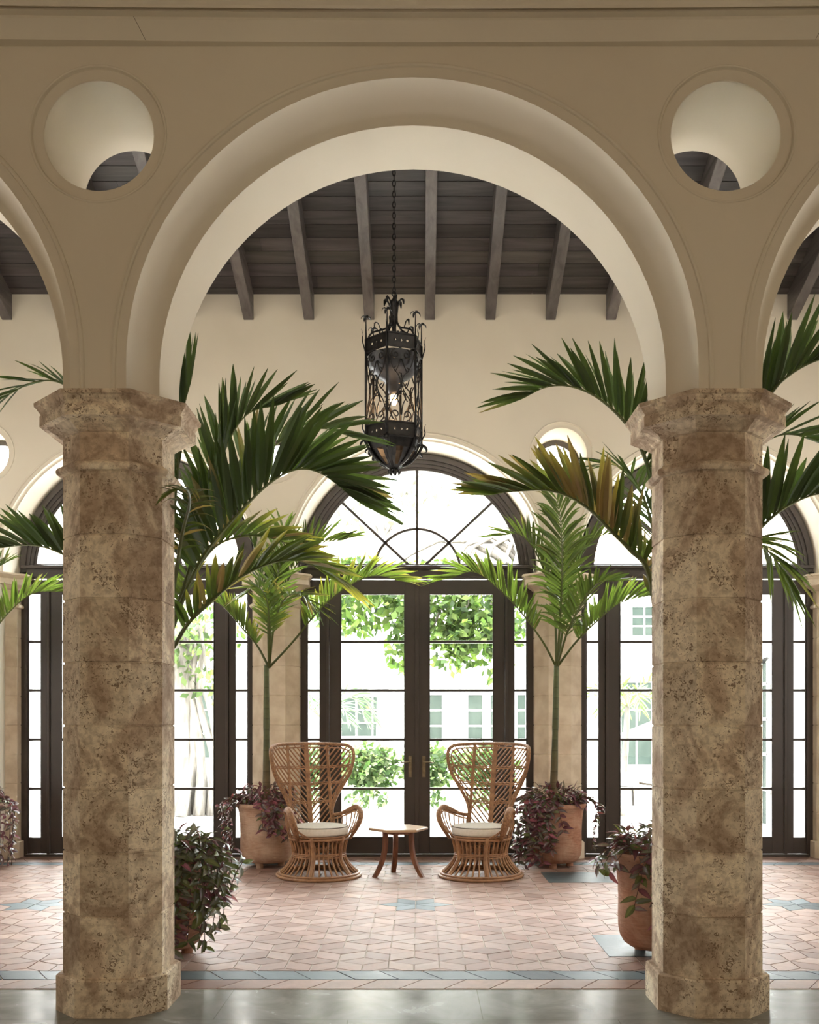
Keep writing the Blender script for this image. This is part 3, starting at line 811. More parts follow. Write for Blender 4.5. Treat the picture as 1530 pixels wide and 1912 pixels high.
    B(mb, 'bottom_rosette', smooth=True)
    l = bpy.data.lights.new('bulb_light', 'POINT'); l.energy = 9; l.color = (1, .6, .3); l.shadow_soft_size = .03
    lo = bpy.data.objects.new('bulb_light', l); C.objects.link(lo); lo.location = (X, Y, Z(768))
lantern()

# ------------------------------------------------------------------ wicker armchairs
def wicker_chair(x, y, rz, label, mirror=1):
    root = empty('wicker_armchair', (x, y, 0), rz)
    tag(root, label, 'chair', 'wicker armchairs beside the small table')
    R_ = M['rattan']; W_ = M['wrap']
    def ring(rx, ry, z, cy_=0.0, n=40): return [(rx * math.cos(2 * PI * k / n), cy_ + ry * math.sin(2 * PI * k / n), z) for k in range(n)]
    # base
    mb = MB(); mb.tube(ring(.385, .415, .018), .015, 7, True); mb.tube(ring(.372, .402, .040), .012, 7, True)
    mb.build('base_ring', R_, root, smooth=True)
    mb = MB(); mb.tube(ring(.243, .262, .195), .009, 6, True); mb.tube(ring(.246, .265, .213), .008, 6, True); mb.tube(ring(.243, .262, .229), .008, 6, True)
    mb.build('waist_ring', R_, root, smooth=True)
    mb = MB(); mb.tube(ring(.277, .283, .362), .013, 7, True); mb.tube(ring(.270, .276, .385), .011, 6, True)
    mb.build('seat_ring', R_, root, smooth=True)
    mb = MB(); n = 38
    for k in range(n):
        a = 2 * PI * (k + .5) / n; c, s = math.cos(a), math.sin(a)
        r = .0092
        mb.tube(catmull([(.375 * c, .405 * s, .03), (.315 * c, .34 * s, .085), (.262 * c, .284 * s, .15), (.243 * c, .262 * s, .212), (.252 * c, .266 * s, .29), (.275 * c, .281 * s, .365)], 12), r, 6)
    mb.build('base_cane', R_, root, smooth=True)
    mb = MB(); n = 19
    for k in range(n):                          # hooped canes under the seat
        a0 = 2 * PI * k / n; a1 = a0 + 2 * PI / n * 1.0
        pts = []
        for t in range(9):
            u = t / 8; a = a0 + (a1 - a0) * (u if True else 0); h = .235 + .105 * math.sin(PI * u) ** .6
            pts.append((.248 * math.cos(a), .262 * math.sin(a), h))
        mb.tube(pts, .0055, 5)
    for s in (-1, 1):                           # crossed brace inside
        mb.tube([(s * -.2, -.12, .225), (s * .17, .1, .36)], .007, 5)
    mb.build('hoop_cane', R_, root, smooth=True)
    for k, (ang, rr) in enumerate(((-58, .017), (-122, .017), (40, .015), (140, .015))):
        a = math.radians(ang); c, s = math.cos(a), math.sin(a)
        mb = MB(); mb.tube(catmull([(.38 * c, .41 * s, .02), (.325 * c, .35 * s, .08), (.266 * c, .288 * s, .16), (.250 * c, .27 * s, .215), (.265 * c, .278 * s, .30), (.287 * c, .29 * s, .385)], 14), rr, 8)
        mb.build('leg', R_, root, smooth=True)
    # seat deck and cushion
    mb = MB(); mb.lathe([(.001, .372), (.26, .372), (.265, .38), (.26, .388), (.001, .388)], 0, 0, 32); mb.build('seat_deck', W_, root)
    mb = MB()
    pr = [(.001, .388), (.20, .388), (.252, .392), (.268, .402), (.272, .42), (.272, .448), (.268, .466), (.258, .474), (.22, .484), (.12, .492), (.001, .494)]
    mb.lathe(pr, 0, -.01, 40); cu = mb.build('seat_cushion', M['cushion'], root, smooth=True)
    mb = MB(); mb.tube(ring(.266, .266, .470, -.01), .0042, 6, True); mb.tube(ring(.267, .267, .397, -.01), .0042, 6, True); mb.build('piping', M['piping'], cu, smooth=True)
    # backrest on a curved wing surface : (a = arc length from the spine, z)
    RC = .46
    def S(a, z):
        k = min(1.0, abs(a) / .05)
        R1 = RC + .10 * max(0, (z - .5))
        phi = a / R1
        back = .245 + .20 * (z - .42)
        return Vector((R1 * math.sin(phi), back - R1 * (1 - math.cos(phi)) * 1.0, z))
    outl = [(.215, .40), (.222, .50), (.215, .58), (.235, .66), (.29, .76), (.36, .86), (.42, .95), (.455, 1.03), (.475, 1.11), (.468, 1.175), (.425, 1.212), (.34, 1.226), (.20, 1.232), (.0, 1.235)]
    oc = catmull([(a, z, 0) for a, z in outl], 60)
    full = [(p.x, p.y) for p in oc] + [(-p.x, p.y) for p in reversed(oc[:-1])]
    mb = MB(); mb.tube([S(a, z) for a, z in full], .0165, 8); mb.build('back_frame', W_, root, smooth=True)
    mb = MB()
    inn = []
    for a, z in full:
        sg = 1 if a >= 0 else -1; f = max(0.0, min(1.0, (z - .60) / .2))
        inn.append((a - sg * .040 * f * min(1, abs(a) / .2), z - .036 * max(0, (z - 1.08) / .15)))
    mb.tube([S(a, z) for a, z in inn], .0075, 6)
    for i in range(6, len(full) - 6, 2):
        mb.tube([S(*full[i]), S(*inn[i])], .0048, 5)
    mb.build('back_rim', R_, root, smooth=True)
    def half(z):
        best = 0
        for i in range(len(oc) - 1):
            p, q = oc[i], oc[i + 1]
            if (p.y - z) * (q.y - z) <= 0 and abs(q.y - p.y) > 1e-6:
                best = max(best, p.x + (q.x - p.x) * (z - p.y) / (q.y - p.y))
        return best
    mb = MB()
    for dx in (-.016, -.0055, .0055, .016): mb.tube([S(dx * (1 if z > .5 else .6), z) for z in (.40 + .83 * t / 14 for t in range(15))], .0085, 6)
    mb.build('back_spine', R_, root, smooth=True)
    for s in (-1, 1):
        mb = MB()
        for dx in (-.007, .007):
            mb.tube([S(s * (.205 + dx), z) for z in (.42 + .80 * t / 14 for t in range(15))], .0085, 6)
        mb.build('back_post', R_, root, smooth=True)
    mb = MB()
    for z in (.683, .863, 1.02):
        h = half(z)
        for dz in (-.008, .008):
            mb.tube([S(-h + 2 * h * t / 16, z + dz - .02 * (1 - abs(-1 + 2 * t / 16))) for t in range(17)], .0065, 5)
    for s in (-1, 1):                           # arched hoops at the foot of the back
        mb.tube([S(s * (.012 + .19 * t / 12), .56 + .15 * math.sin(PI * t / 12) ** .7) for t in range(13)], .0065, 5)
    mb.build('back_rail', R_, root, smooth=True)
    mb = MB()
    for s in (-1, 1):
        z0 = .30
        while z0 < 1.2:
            pts = []
            for t in range(41):
                a = .43 * t / 40; z = z0 + a * 1.18 - .12 * a * a
                if z < .43: continue
                if z > 1.20: break
                hw = half(z)
                if a > hw - .004 * 1: 
                    if pts and z < 1.0: break
                    if a > hw: break
                pts.append(S(s * a, z))
            if len(pts) > 2: mb.tube(pts[::2] + ([pts[-1]] if len(pts) % 2 == 0 else []), .0078, 5)
            z0 += .056
    mb.build('back_cane', R_, root, smooth=True)
    # arms
    for s in (-1, 1):
        arm = catmull([(s * .255, -.155, .36), (s * .29, -.21, .45), (s * .325, -.235, .54), (s * .34, -.205, .615), (s * .34, -.12, .645), (s * .325, -.02, .622), (s * .29, .08, .585), (s * .25, .15, .56), (s * .205, .20, .55)], 34)
        ao = empty('arm', (0, 0, 0)); ao.parent = root
        mb = MB(); rads = [.016 + .014 * math.sin(PI * min(1, k / 33 * 1.25)) ** .7 if k / 33 * 1.25 < 1 else .016 for k in range(34)]
        mb.tube(arm, rads, 10, flat=(.75, 1.1)); mb.build('arm_rest', W_, ao, smooth=True)
        mb = MB()
        for k in range(6, 32, 3):
            p = arm[k]; t = (k - 6) / 26; a = -1.0 + 1.85 * t
            q = Vector((s * .275 * math.cos(a), .281 * math.sin(a), .372)); q.x = s * abs(q.x)
            mid = (p + q) / 2 + Vector((s * .018, 0, 0))
            mb.tube(catmull([q, mid, p], 7), .0065, 5)
        mb.build('arm_spindle', R_, ao, smooth=True)
        mb = MB(); inner = [v + Vector((-s * .012, 0, -.035)) for v in arm[5:32]]; mb.tube(inner, .008, 6)
        mb.build('arm_rail', R_, ao, smooth=True)
    return root
wicker_chair(-0.955, 9.05, math.radians(24), 'high-backed rattan wing armchair with cream cushion, left of the small wooden table')
wicker_chair(0.565, 9.05, math.radians(-24), 'high-backed rattan wing armchair with cream cushion, right of the small wooden table')

# ------------------------------------------------------------------ small table
def side_table():
    X, Y = -0.21, 9.05
    root = empty('side_table', (X, Y, 0), math.radians(8)); tag(root, 'small hexagonal wooden table on three curved legs between the two wicker chairs', 'table')
    mb = MB()
    hexa = lambda r, z: [Vector((r * math.cos(PI / 3 * k), r * math.sin(PI / 3 * k), z)) for k in range(6)]
    mb.loft([hexa(.272, .432), hexa(.28, .437), hexa(.28, .453), hexa(.274, .458)]); mb.build('table_top', M['wood_top'], root)
    mb = MB(); mb.loft([hexa(.15, .400), hexa(.15, .432)]); mb.build('apron', M['wood_red'], root)
    for ang in (-163, -30, 95):
        a = math.radians(ang); d = Vector((math.cos(a), math.sin(a), 0)); t = Vector((-d.y, d.x, 0)); rings = []
        for u in range(11):
            v = u / 10; z = .432 * (1 - v); r = .135 + .11 * v ** 2.6 - .008 * math.sin(PI * v); w = .024 - .001 * v; th = .022 - .003 * v
            c = d * r + Vector((0, 0, z))
            rings.append([c - t * w - d * th, c + t * w - d * th, c + t * w + d * th, c - t * w + d * th])
        mb = MB(); mb.loft(rings); mb.build('leg', M['wood_red'], root, bevel=.003)
side_table()

# ------------------------------------------------------------------ potted palms
def jit(c, r, v=.18, h=.06):
    k = 1 + r.uniform(-v, v); return tuple(max(.003, x * k * (1 + r.uniform(-h, h))) for x in c)
GREEN = (0.034, 0.050, 0.015); LIGHT = (0.095, 0.130, 0.030); MID = (0.058, 0.078, 0.020); YEL = (0.30, 0.26, 0.06); BROWN = (0.20, 0.14, 0.065)
def leaflet(mb, P, d, wd, up, Lf, W, droop, c0, c1, fold=.25):
    prof = ((0, .22), (.14, .75), (.35, 1.0), (.6, .88), (.82, .55), (1.0, .06))
    rows = []
    for t, w in prof:
        q = P + d * (Lf * t) + Vector((0, 0, -droop * Lf * t * t))
        c = tuple(c0[i] + (c1[i] - c0[i]) * max(0, t - .45) / .55 for i in range(3))
        hw = W * w * .5
        rows.append([mb.vert(q - wd * hw + up * (hw * fold), c), mb.vert(q - up * (hw * fold), tuple(x * 1.15 for x in c)), mb.vert(q + wd * hw + up * (hw * fold), c)])
    for i in range(len(rows) - 1):
        a, b = rows[i], rows[i + 1]
        mb.f.append((a[0], a[1], b[1], b[0])); mb.f.append((a[1], a[2], b[2], b[1]))
def frond(root, org, pts, leaf=.45, n=26, W=.04, beta=48, col=GREEN, tip=None, brown=0.0, start=.24, rad=.011, seed=0, droop=.18, fan=False, upv=None, a0=62, a1=22):
    r = random.Random(seed); curve = catmull(pts, 48)
    mb = MB(); rr = [rad * (1.5 - 1.35 * k / 47) for k in range(48)]
    stem = (0.11, 0.12, 0.045); mb.tube(curve, rr, 6, col=stem)
    total = sum((curve[i + 1] - curve[i]).length for i in range(47)); acc = [0]
    for i in range(47): acc.append(acc[-1] + (curve[i + 1] - curve[i]).length)
    def pos(t):
        s = t * total
        for i in range(47):
            if acc[i + 1] >= s:
                f = (s - acc[i]) / max(1e-6, acc[i + 1] - acc[i]); return curve[i].lerp(curve[i + 1], f), (curve[min(47, i + 2)] - curve[max(0, i - 1)]).normalized()
        return curve[-1], (curve[-1] - curve[-3]).normalized()
    U0 = Vector(upv) if upv else Vector((0, 0, 1))
    for k in range(n):
        u = (k + .5) / n; t = start + (1 - start) * u
        P, T = pos(min(.999, t))
        Sd = T.cross(U0)
        if Sd.length < .15: Sd = T.cross(Vector((0, -1, 0.2)))
        Sd.normalize(); U = Sd.cross(T).normalized()
        shape = (.55 + 1.1 * u - .2 * u * u) if u < .4 else (1.0 - .75 * (u - .4) ** 1.5)
        for s in (-1, 1):
            al = math.radians(a0 + (a1 - a0) * u + r.uniform(-7, 7)); be = math.radians(beta + r.uniform(-12, 12))
            side = Sd * s * math.cos(be) + U * math.sin(be)
            d = (T * math.cos(al) + side * math.sin(al)).normalized()
            wd = (T - d * T.dot(d)).normalized()
            tw = r.uniform(-.5, .5); upn = d.cross(wd); wd2 = (wd * math.cos(tw) + upn * math.sin(tw)).normalized(); up2 = wd2.cross(d) * (1 if s > 0 else -1)
            c = jit(col, r)
            te = jit(tip, r) if (tip and r.random() < .7) else c
            if r.random() < brown * (1.2 - u): c = jit(BROWN, r); te = jit(YEL if r.random() < .4 else BROWN, r)
            elif r.random() < .05: te = jit(BROWN, r)
            leaflet(mb, P, d, wd2, up2, leaf * shape * r.uniform(.85, 1.1), W * r.uniform(.8, 1.15) * (1 if u < .75 else .8), droop * r.uniform(.4, 1.6), c, te)
    o = mb.build('frond', M['leaf'], root, origin=org, smooth=False)
    return o

PURP = (0.11, 0.035, 0.05); PURP2 = (0.24, 0.075, 0.11); PGREEN = (0.085, 0.095, 0.035); PGREY = (0.16, 0.15, 0.13)
def tleaf(mb, P, d, up, Lf, W, r, greenish):
    d = d.normalized(); wd = d.cross(up)
    if wd.length < .1: wd = d.cross(Vector((1, .3, .2)))
    wd.normalize(); n = wd.cross(d).normalized()
    base = jit(PGREEN if r.random() < greenish else (PURP if r.random() < .7 else PURP2), r, .35)
    str_ = jit(PGREY, r, .3) if r.random() < .45 else tuple(x * 1.5 for x in base)
    rows = []
    curl = r.uniform(.1, .7)
    for t, w in ((0, .15), (.22, .85), (.5, 1.0), (.78, .6), (1.0, .04)):
        q = P + d * Lf * t - n * (curl * Lf * t * t)
        h = W * w * .5
        rows.append([mb.vert(q - wd * h + n * h * .35, base), mb.vert(q, str_), mb.vert(q + wd * h + n * h * .35, base)])
    for i in range(4):
        a, b = rows[i], rows[i + 1]; mb.f.append((a[0], a[1], b[1], b[0])); mb.f.append((a[1], a[2], b[2], b[1]))
def trailing(root, org, X, Y, zrim, rad, stems, seed, greenish, dens=1.0, mound=1.0, size=.06, nm='trailing_plant'):
    # stems: list of (azimuth deg, length hanging, outward reach)
    r = random.Random(seed); mb = MB()
    for k in range(int(330 * dens)):
        a = r.uniform(0, 2 * PI); q = rad * 1.02 * math.sqrt(r.uniform(.03, 1)); hz = r.uniform(0, .15) * mound * (1 - .35 * (q / rad) ** 2) + .01
        P = Vector((X + q * math.cos(a), Y + q * math.sin(a), zrim + hz))
        d = Vector((math.cos(a) * r.uniform(.2, 1) + r.uniform(-.5, .5), math.sin(a) * r.uniform(.2, 1) + r.uniform(-.5, .5), r.uniform(-.4, .8)))
        tleaf(mb, P, d, Vector((r.uniform(-.3, .3), r.uniform(-.3, .3), 1)), size * r.uniform(.7, 1.25), size * .45 * r.uniform(.8, 1.2), r, greenish)
    for az, ln, out in stems:
        a = math.radians(az + r.uniform(-6, 6)); d = Vector((math.cos(a), math.sin(a), 0)); t = Vector((-d.y, d.x, 0))
        b = Vector((X, Y, 0)); sw = r.uniform(-.06, .06)
        P = catmull([b + d * rad * .6 + Vector((0, 0, zrim + .03)), b + d * (rad * .98) + Vector((0, 0, zrim + .05 + out * .35)), b + d * (rad + .03 + out) + t * sw + Vector((0, 0, zrim - .03 + out * .2)),
                     b + d * (rad + .035 + out * .8) + t * sw * 1.6 + Vector((0, 0, zrim - ln * .5)), b + d * (rad + .02 + out * .7) + t * (sw * 2.2) + Vector((0, 0, zrim - ln))], 24)
        mb.tube(P, .0028, 4, col=(0.10, 0.05, 0.04))
        m = int(max(6, (ln + .15) / .024))
        for k in range(m):
            u = (k + 1) / m; i = min(22, int(u * 23)); p = P[i].lerp(P[i + 1], r.random()); T = (P[i + 1] - P[i]).normalized()
            sgn = 1 if k % 2 else -1
            dd = T * r.uniform(.0, .7) + t * sgn * r.uniform(.3, 1) + d * r.uniform(.1, .9) + Vector((0, 0, r.uniform(-.1, .35)))
            if p.z < .03: continue
            tleaf(mb, p, dd, d + Vector((0, 0, r.uniform(.2, 1))), size * r.uniform(.75, 1.3), size * .48 * r.uniform(.8, 1.15), r, greenish)
    return mb.build(nm, M['trail'], root, origin=org)
def pot(root, org, X, Y, m, s=1.0):
    mb = MB()
    pr = [(.001, .045), (.14, .045), (.19, .056), (.225, .08), (.248, .12), (.258, .17), (.26, .25), (.258, .34), (.262, .44), (.272, .54), (.281, .585), (.297, .598), (.303, .612), (.303, .628), (.296, .638), (.280, .638), (.270, .628), (.262, .60), (.25, .56), (.001, .56)]
    pr = [(r * s, z) for r, z in pr]
    o = mb.lathe(pr, X, Y, 56); p = mb.build('pot', m, root, origin=org, smooth=True)
    for k in range(3):
        a = 2 * PI * k / 3 - PI / 2 - .3; mb = MB(); mb.lathe([(.034, 0.0), (.036, .01), (.034, .05), (.03, .06)], X + .15 * math.cos(a), Y + .15 * math.sin(a), 14, cap=True)
        mb.build('pot_foot', m, root, origin=org)
    mb = MB(); mb.lathe([(.26 * s, .585), (.2 * s, .60), (.1 * s, .612), (.001, .615)], X, Y, 24); mb.build('soil', M['soil'], root, origin=org, smooth=True)
def trunk(root, org, P, r0=.045, r1=.030):
    c = catmull(P, 26); n = len(c); mb = MB()
    rr = []
    for k in range(n):
        t = k / (n - 1)
        r = r0 + (r1 - r0) * min(1, t * 1.8)
        if t > .58: r = r1 * (1.12 - .3 * (t - .58) / .42)
        rr.append(r)
    mb.tube(c, rr, 14); return mb.build('trunk', M['trunk'], root, origin=org, smooth=True)
def palm(X, Y, label, m, ztop, xtop=None, lean=0.0):
    root = empty('potted_palm', (X, Y, 0)); tag(root, label, 'potted plant'); org = (X, Y, 0)
    pot(root, org, X, Y, m)
    trunk(root, org, [(X - lean, Y, .56), (X - lean * .4, Y, 1.0), (X, Y, 1.5), (X + lean * .3, Y, ztop)])
    return root, org

GRP = None
# --- front left (behind the left stone column)
root, org = palm(-1.60, 5.97, 'large potted palm with dark arching fronds behind the left foreground stone column', M['pot'], 1.86)
b = Vector((-1.60, 5.97, 1.83))
A = lambda *p: [b] + [at(*q) for q in p]
frond(root, org, A((318, 1050, 5.9), (330, 900, 5.8), (338, 790, 5.7), (352, 725, 5.65)), leaf=.60, n=22, W=.06, col=GREEN, seed=1, start=.38, beta=25, a0=50, a1=22, droop=.0, upv=(-1, 0, 0))
frond(root, org, A((345, 1110, 6.0), (385, 1032, 6.05), (440, 965, 6.1), (500, 905, 6.15), (552, 877, 6.15), (600, 884, 6.1), (655, 925, 6.05)), leaf=.60, n=30, W=.062, col=GREEN, seed=2, start=.30, beta=66, brown=.0, droop=.10, a0=66, a1=18)
frond(root, org, A((326, 1205, 5.9), (351, 1165, 5.8), (392, 1124, 5.75), (452, 1076, 5.7), (521, 1048, 5.7), (575, 1052, 5.7), (620, 1078, 5.7)), leaf=.42, n=28, W=.042, col=MID, seed=3, start=.2, beta=40, brown=.22, droop=.2, tip=YEL, a0=52, a1=14)
frond(root, org, A((322, 1110, 5.7), (340, 1000, 5.3), (354, 942, 4.95), (350, 915, 4.7), (330, 912, 4.5)), leaf=.24, n=16, W=.026, col=MID, seed=4, start=.45, beta=20, brown=.15, droop=.4, tip=BROWN)
frond(root, org, A((350, 1080, 6.3), (410, 960, 6.6), (470, 870, 6.8), (540, 815, 6.9), (600, 800, 6.9), (655, 815, 6.9)), leaf=.58, n=26, W=.05, col=GREEN, seed=5, start=.32, beta=55, droop=.15)
frond(root, org, A((340, 1120, 6.2), (370, 1060, 6.4), (410, 1015, 6.5), (470, 1000, 6.55), (530, 1012, 6.6), (575, 1042, 6.6)), leaf=.42, n=24, W=.04, col=MID, seed=6, start=.25, beta=50, brown=.12, tip=YEL)
frond(root, org, A((355, 1060, 6.2), (395, 930, 6.3), (420, 840, 6.4), (460, 775, 6.4), (520, 755, 6.4)), leaf=.50, n=24, W=.048, col=GREEN, seed=61, start=.35, beta=60, droop=.05, a0=50, a1=15)
frond(root, org, A((260, 1000, 6.2), (200, 820, 6.3), (130, 725, 6.3), (70, 712, 6.3), (10, 740, 6.3)), leaf=.36, n=24, W=.032, col=GREEN, seed=7, start=.35, beta=15, droop=.15, tip=MID, a0=45, a1=18)
frond(root, org, A((250, 1130, 6.1), (185, 1075, 6.1), (118, 1035, 6.1), (60, 1018, 6.1), (-20, 1025, 6.1)), leaf=.42, n=26, W=.05, col=GREEN, seed=8, start=.2, beta=66, brown=.05, droop=.15)
frond(root, org, A((280, 1050, 6.6), (250, 900, 7.0), (230, 800, 7.3)), leaf=.4, n=18, col=GREEN, seed=9, start=.35)
trailing(root, org, -1.60, 5.97, .61, .275, [(a, l, o) for a, l, o in ((-30, .50, .08), (-42, .56, .05), (-15, .42, .14), (-5, .30, .12), (-55, .40, .03), (-22, .30, .10), (-48, .46, .06), (-68, .5, .03), (-35, .24, .08), (-60, .3, .03), (-28, .40, .05), (-50, .56, .04), (-38, .36, .10), (0, .2, .2), (-25, .45, .06), (-33, .30, .1), (-45, .50, .03), (-18, .36, .1), (-52, .38, .05), (-62, .44, .03), (-40, .2, .1), (-75, .4, .03), (-85, .3, .03))], 21, .78, 0.95, 1.1, .080)
# --- front right (behind the right stone column)
root, org = palm(1.485, 5.97, 'large potted palm with brown-tinged fronds behind the right foreground stone column', M['pot'], 1.86)
b = Vector((1.485, 5.97, 1.83))
frond(root, org, A((1228, 1000, 5.9), (1212, 880, 5.9), (1186, 815, 5.9), (1152, 772, 5.9), (1109, 738, 5.9), (1063, 721, 5.9), (1020, 723, 5.9), (980, 742, 5.9)), leaf=.46, n=32, W=.038, col=GREEN, seed=11, start=.36, beta=68, droop=.08, a0=60, a1=18)
frond(root, org, A((1212, 1072, 5.8), (1177, 1027, 5.75), (1135, 985, 5.7), (1101, 951, 5.7), (1058, 925, 5.7), (1016, 915, 5.7), (965, 917, 5.7), (925, 921, 5.7)), leaf=.44, n=32, W=.048, col=MID, seed=12, start=.24, beta=64, brown=.55, droop=.08, tip=BROWN, a0=62, a1=18)
frond(root, org, A((1226, 1030, 6.5), (1206, 940, 6.9), (1180, 890, 7.1), (1148, 868, 7.2), (1118, 872, 7.2)), leaf=.42, n=22, W=.036, col=GREEN, seed=13, start=.3, beta=35, droop=.2)
frond(root, org, A((1330, 900, 5.9), (1433, 745, 5.9), (1475, 700, 5.9), (1530, 672, 5.9), (1580, 670, 5.9)), leaf=.55, n=26, W=.055, col=GREEN, seed=14, start=.42, beta=60, droop=.04, a0=55, a1=18)
frond(root, org, A((1330, 1085, 5.9), (1425, 982, 5.9), (1475, 943, 5.9), (1530, 922, 5.9), (1590, 925, 5.9)), leaf=.52, n=24, W=.06, col=GREEN, seed=15, start=.28, beta=64, droop=.10)
frond(root, org, A((1320, 1050, 6.2), (1400, 1010, 6.4), (1445, 1040, 6.5), (1475, 1095, 6.5)), leaf=.38, n=34, W=.038, col=MID, seed=16, start=.3, beta=10, droop=.4, tip=MID)
frond(root, org, A((1320, 960, 6.1), (1400, 850, 6.2), (1460, 812, 6.2), (1530, 822, 6.2)), leaf=.52, n=22, W=.046, col=GREEN, seed=17, start=.35, beta=30, droop=.15)
trailing(root, org, 1.485, 5.97, .615, .28, [(a, l, o) for a, l, o in ((-100, .50, .03), (-95, .40, .03), (-88, .56, .02), (200, .12, .06), (190, .08, .1), (215, .06, .08), (-105, .3, .03), (-80, .34, .03), (240, .10, .04), (-92, .2, .03), (180, .10, .05))], 22, .25, 1.25, 1.15, .078)
# --- back left
root, org = palm(-1.545, 9.66, 'slim potted palm in pale pot against the pale stone column behind the left wicker chair', M['pot_pale'], 2.02)
b = Vector((-1.52, 9.66, 1.99))
kw = dict(W=.034, rad=.009)
frond(root, org, A((480, 1205, 9.7), (450, 1170, 9.7), (420, 1135, 9.7), (400, 1122, 9.7)), leaf=.34, n=20, col=LIGHT, tip=YEL, seed=31, start=.3, beta=62, brown=.1, **kw)
frond(root, org, A((550, 1195, 9.6), (600, 1135, 9.6), (650, 1095, 9.55), (700, 1075, 9.5), (748, 1085, 9.5)), leaf=.44, n=30, col=LIGHT, tip=YEL, seed=32, start=.32, beta=55, brown=.08, **kw)
frond(root, org, A((512, 1170, 9.5), (530, 1120, 9.3), (560, 1110, 9.1), (590, 1135, 9.0)), leaf=.36, n=22, col=MID, tip=YEL, seed=33, start=.35, beta=15, brown=.08, **kw)
frond(root, org, A((500, 1160, 9.8), (490, 1080, 9.9), (470, 1010, 9.9), (440, 985, 9.9)), leaf=.40, n=24, col=GREEN, seed=34, start=.3, beta=30, **kw)
frond(root, org, A((515, 1150, 9.8), (545, 1070, 9.85), (585, 1020, 9.85), (640, 1008, 9.8)), leaf=.46, n=26, col=MID, seed=35, start=.3, beta=55, **kw)
frond(root, org, A((503, 1170, 9.4), (498, 1120, 9.2), (480, 1095, 9.0), (455, 1110, 8.9)), leaf=.34, n=20, col=MID, tip=YEL, seed=36, start=.3, beta=25, **kw)
frond(root, org, A((506, 1160, 9.7), (515, 1090, 9.7), (530, 1030, 9.7), (530, 985, 9.65)), leaf=.42, n=26, col=LIGHT, seed=37, start=.3, beta=25, upv=(0, -1, .2), **kw)
trailing(root, org, -1.545, 9.66, .615, .285, [(a, l, o) for a, l, o in ((185, .50, .08), (195, .55, .10), (175, .48, .06), (205, .40, .06), (190, .30, .12), (180, .56, .12), (170, .5, .1), (-85, .22, .02), (-78, .30, .02), (-68, .28, .02), (-60, .34, .03), (-92, .16, .02), (-50, .24, .03), (-72, .20, .02), (200, .5, .06), (188, .2, .15), (-40, .2, .04))], 23, .10, 1.3, 1.3, .070)
# --- back right
root, org = palm(1.35, 9.66, 'slim potted palm in terracotta pot against the pale stone column behind the right wicker chair', M['pot'], 2.03, lean=.03)
b = Vector((1.36, 9.66, 1.99))
frond(root, org, A((1047, 1150, 9.55), (1050, 1060, 9.4), (1048, 980, 9.3), (1040, 930, 9.2)), leaf=.52, n=40, col=MID, seed=41, start=.22, beta=8, upv=(0, -1, .15), droop=.3, a0=50, a1=25, **kw)
frond(root, org, A((1015, 1200, 9.6), (975, 1145, 9.6), (930, 1098, 9.6), (885, 1068, 9.6), (842, 1080, 9.6)), leaf=.44, n=32, col=LIGHT, seed=42, start=.28, beta=62, brown=.06, **kw)
frond(root, org, A((1075, 1200, 9.6), (1115, 1160, 9.6), (1160, 1125, 9.6), (1215, 1112, 9.6)), leaf=.40, n=28, col=LIGHT, seed=43, start=.28, beta=62, **kw)
frond(root, org, A((1058, 1140, 9.8), (1080, 1050, 9.9), (1115, 1005, 9.95), (1155, 995, 9.9)), leaf=.44, n=26, col=MID, seed=44, start=.3, beta=45, **kw)
frond(root, org, A((1035, 1140, 9.8), (1010, 1050, 9.9), (975, 1000, 9.9), (935, 1000, 9.85)), leaf=.44, n=26, col=MID, seed=45, start=.3, beta=45, **kw)
frond(root, org, A((1060, 1180, 9.4), (1085, 1130, 9.2), (1115, 1090, 9.0), (1150, 1085, 8.9)), leaf=.36, n=24, col=MID, seed=46, start=.3, beta=40, **kw)
trailing(root, org, 1.35, 9.66, .615, .285, [(a, l, o) for a, l, o in ((-150, .50, .06), (-140, .58, .05), (-130, .52, .05), (-120, .42, .04), (-160, .56, .10), (-170, .60, .12), (180, .62, .12), (-145, .38, .08), (-125, .36, .05), (-112, .44, .03), (-105, .36, .03), (-155, .45, .12), (-135, .55, .06), (-100, .24, .03), (-165, .3, .15), (5, .14, .1), (-5, .30, .10), (0, .45, .08), (-12, .08, .14), (-115, .50, .04), (-128, .3, .07), (-150, .3, .1), (-142, .62, .08), (-118, .55, .06))], 24, .22, 1.2, 1.25, .078)
# --- far left, cut by the frame
root, org = palm(-4.50, 9.66, 'potted palm at the left edge of the photo, mostly cut off, purple leaves trailing', M['pot_pale'], 2.02)
b = Vector((-4.50, 9.66, 1.99))
frond(root, org, A((-20, 1190, 9.6), (20, 1140, 9.6), (62, 1108, 9.6), (112, 1105, 9.6)), leaf=.38, n=26, col=LIGHT, seed=51, start=.25, beta=66, **kw)
frond(root, org, A((-40, 1150, 9.5), (-30, 1080, 9.4), (10, 1050, 9.3)), leaf=.36, n=18, col=MID, seed=52, start=.25, **kw)
frond(root, org, A((-90, 1190, 9.5), (-150, 1100, 9.4), (-220, 1080, 9.3)), leaf=.36, n=18, col=MID, seed=53, start=.25, **kw)
trailing(root, org, -4.50, 9.66, .615, .285, [(a, l, o) for a, l, o in ((-30, .5, .05), (-15, .55, .08), (0, .5, .1), (-45, .4, .05), (10, .6, .06), (-8, .62, .1), (-22, .45, .12), (-60, .4, .03))], 25, .05, 1.2, 1.5, .07)

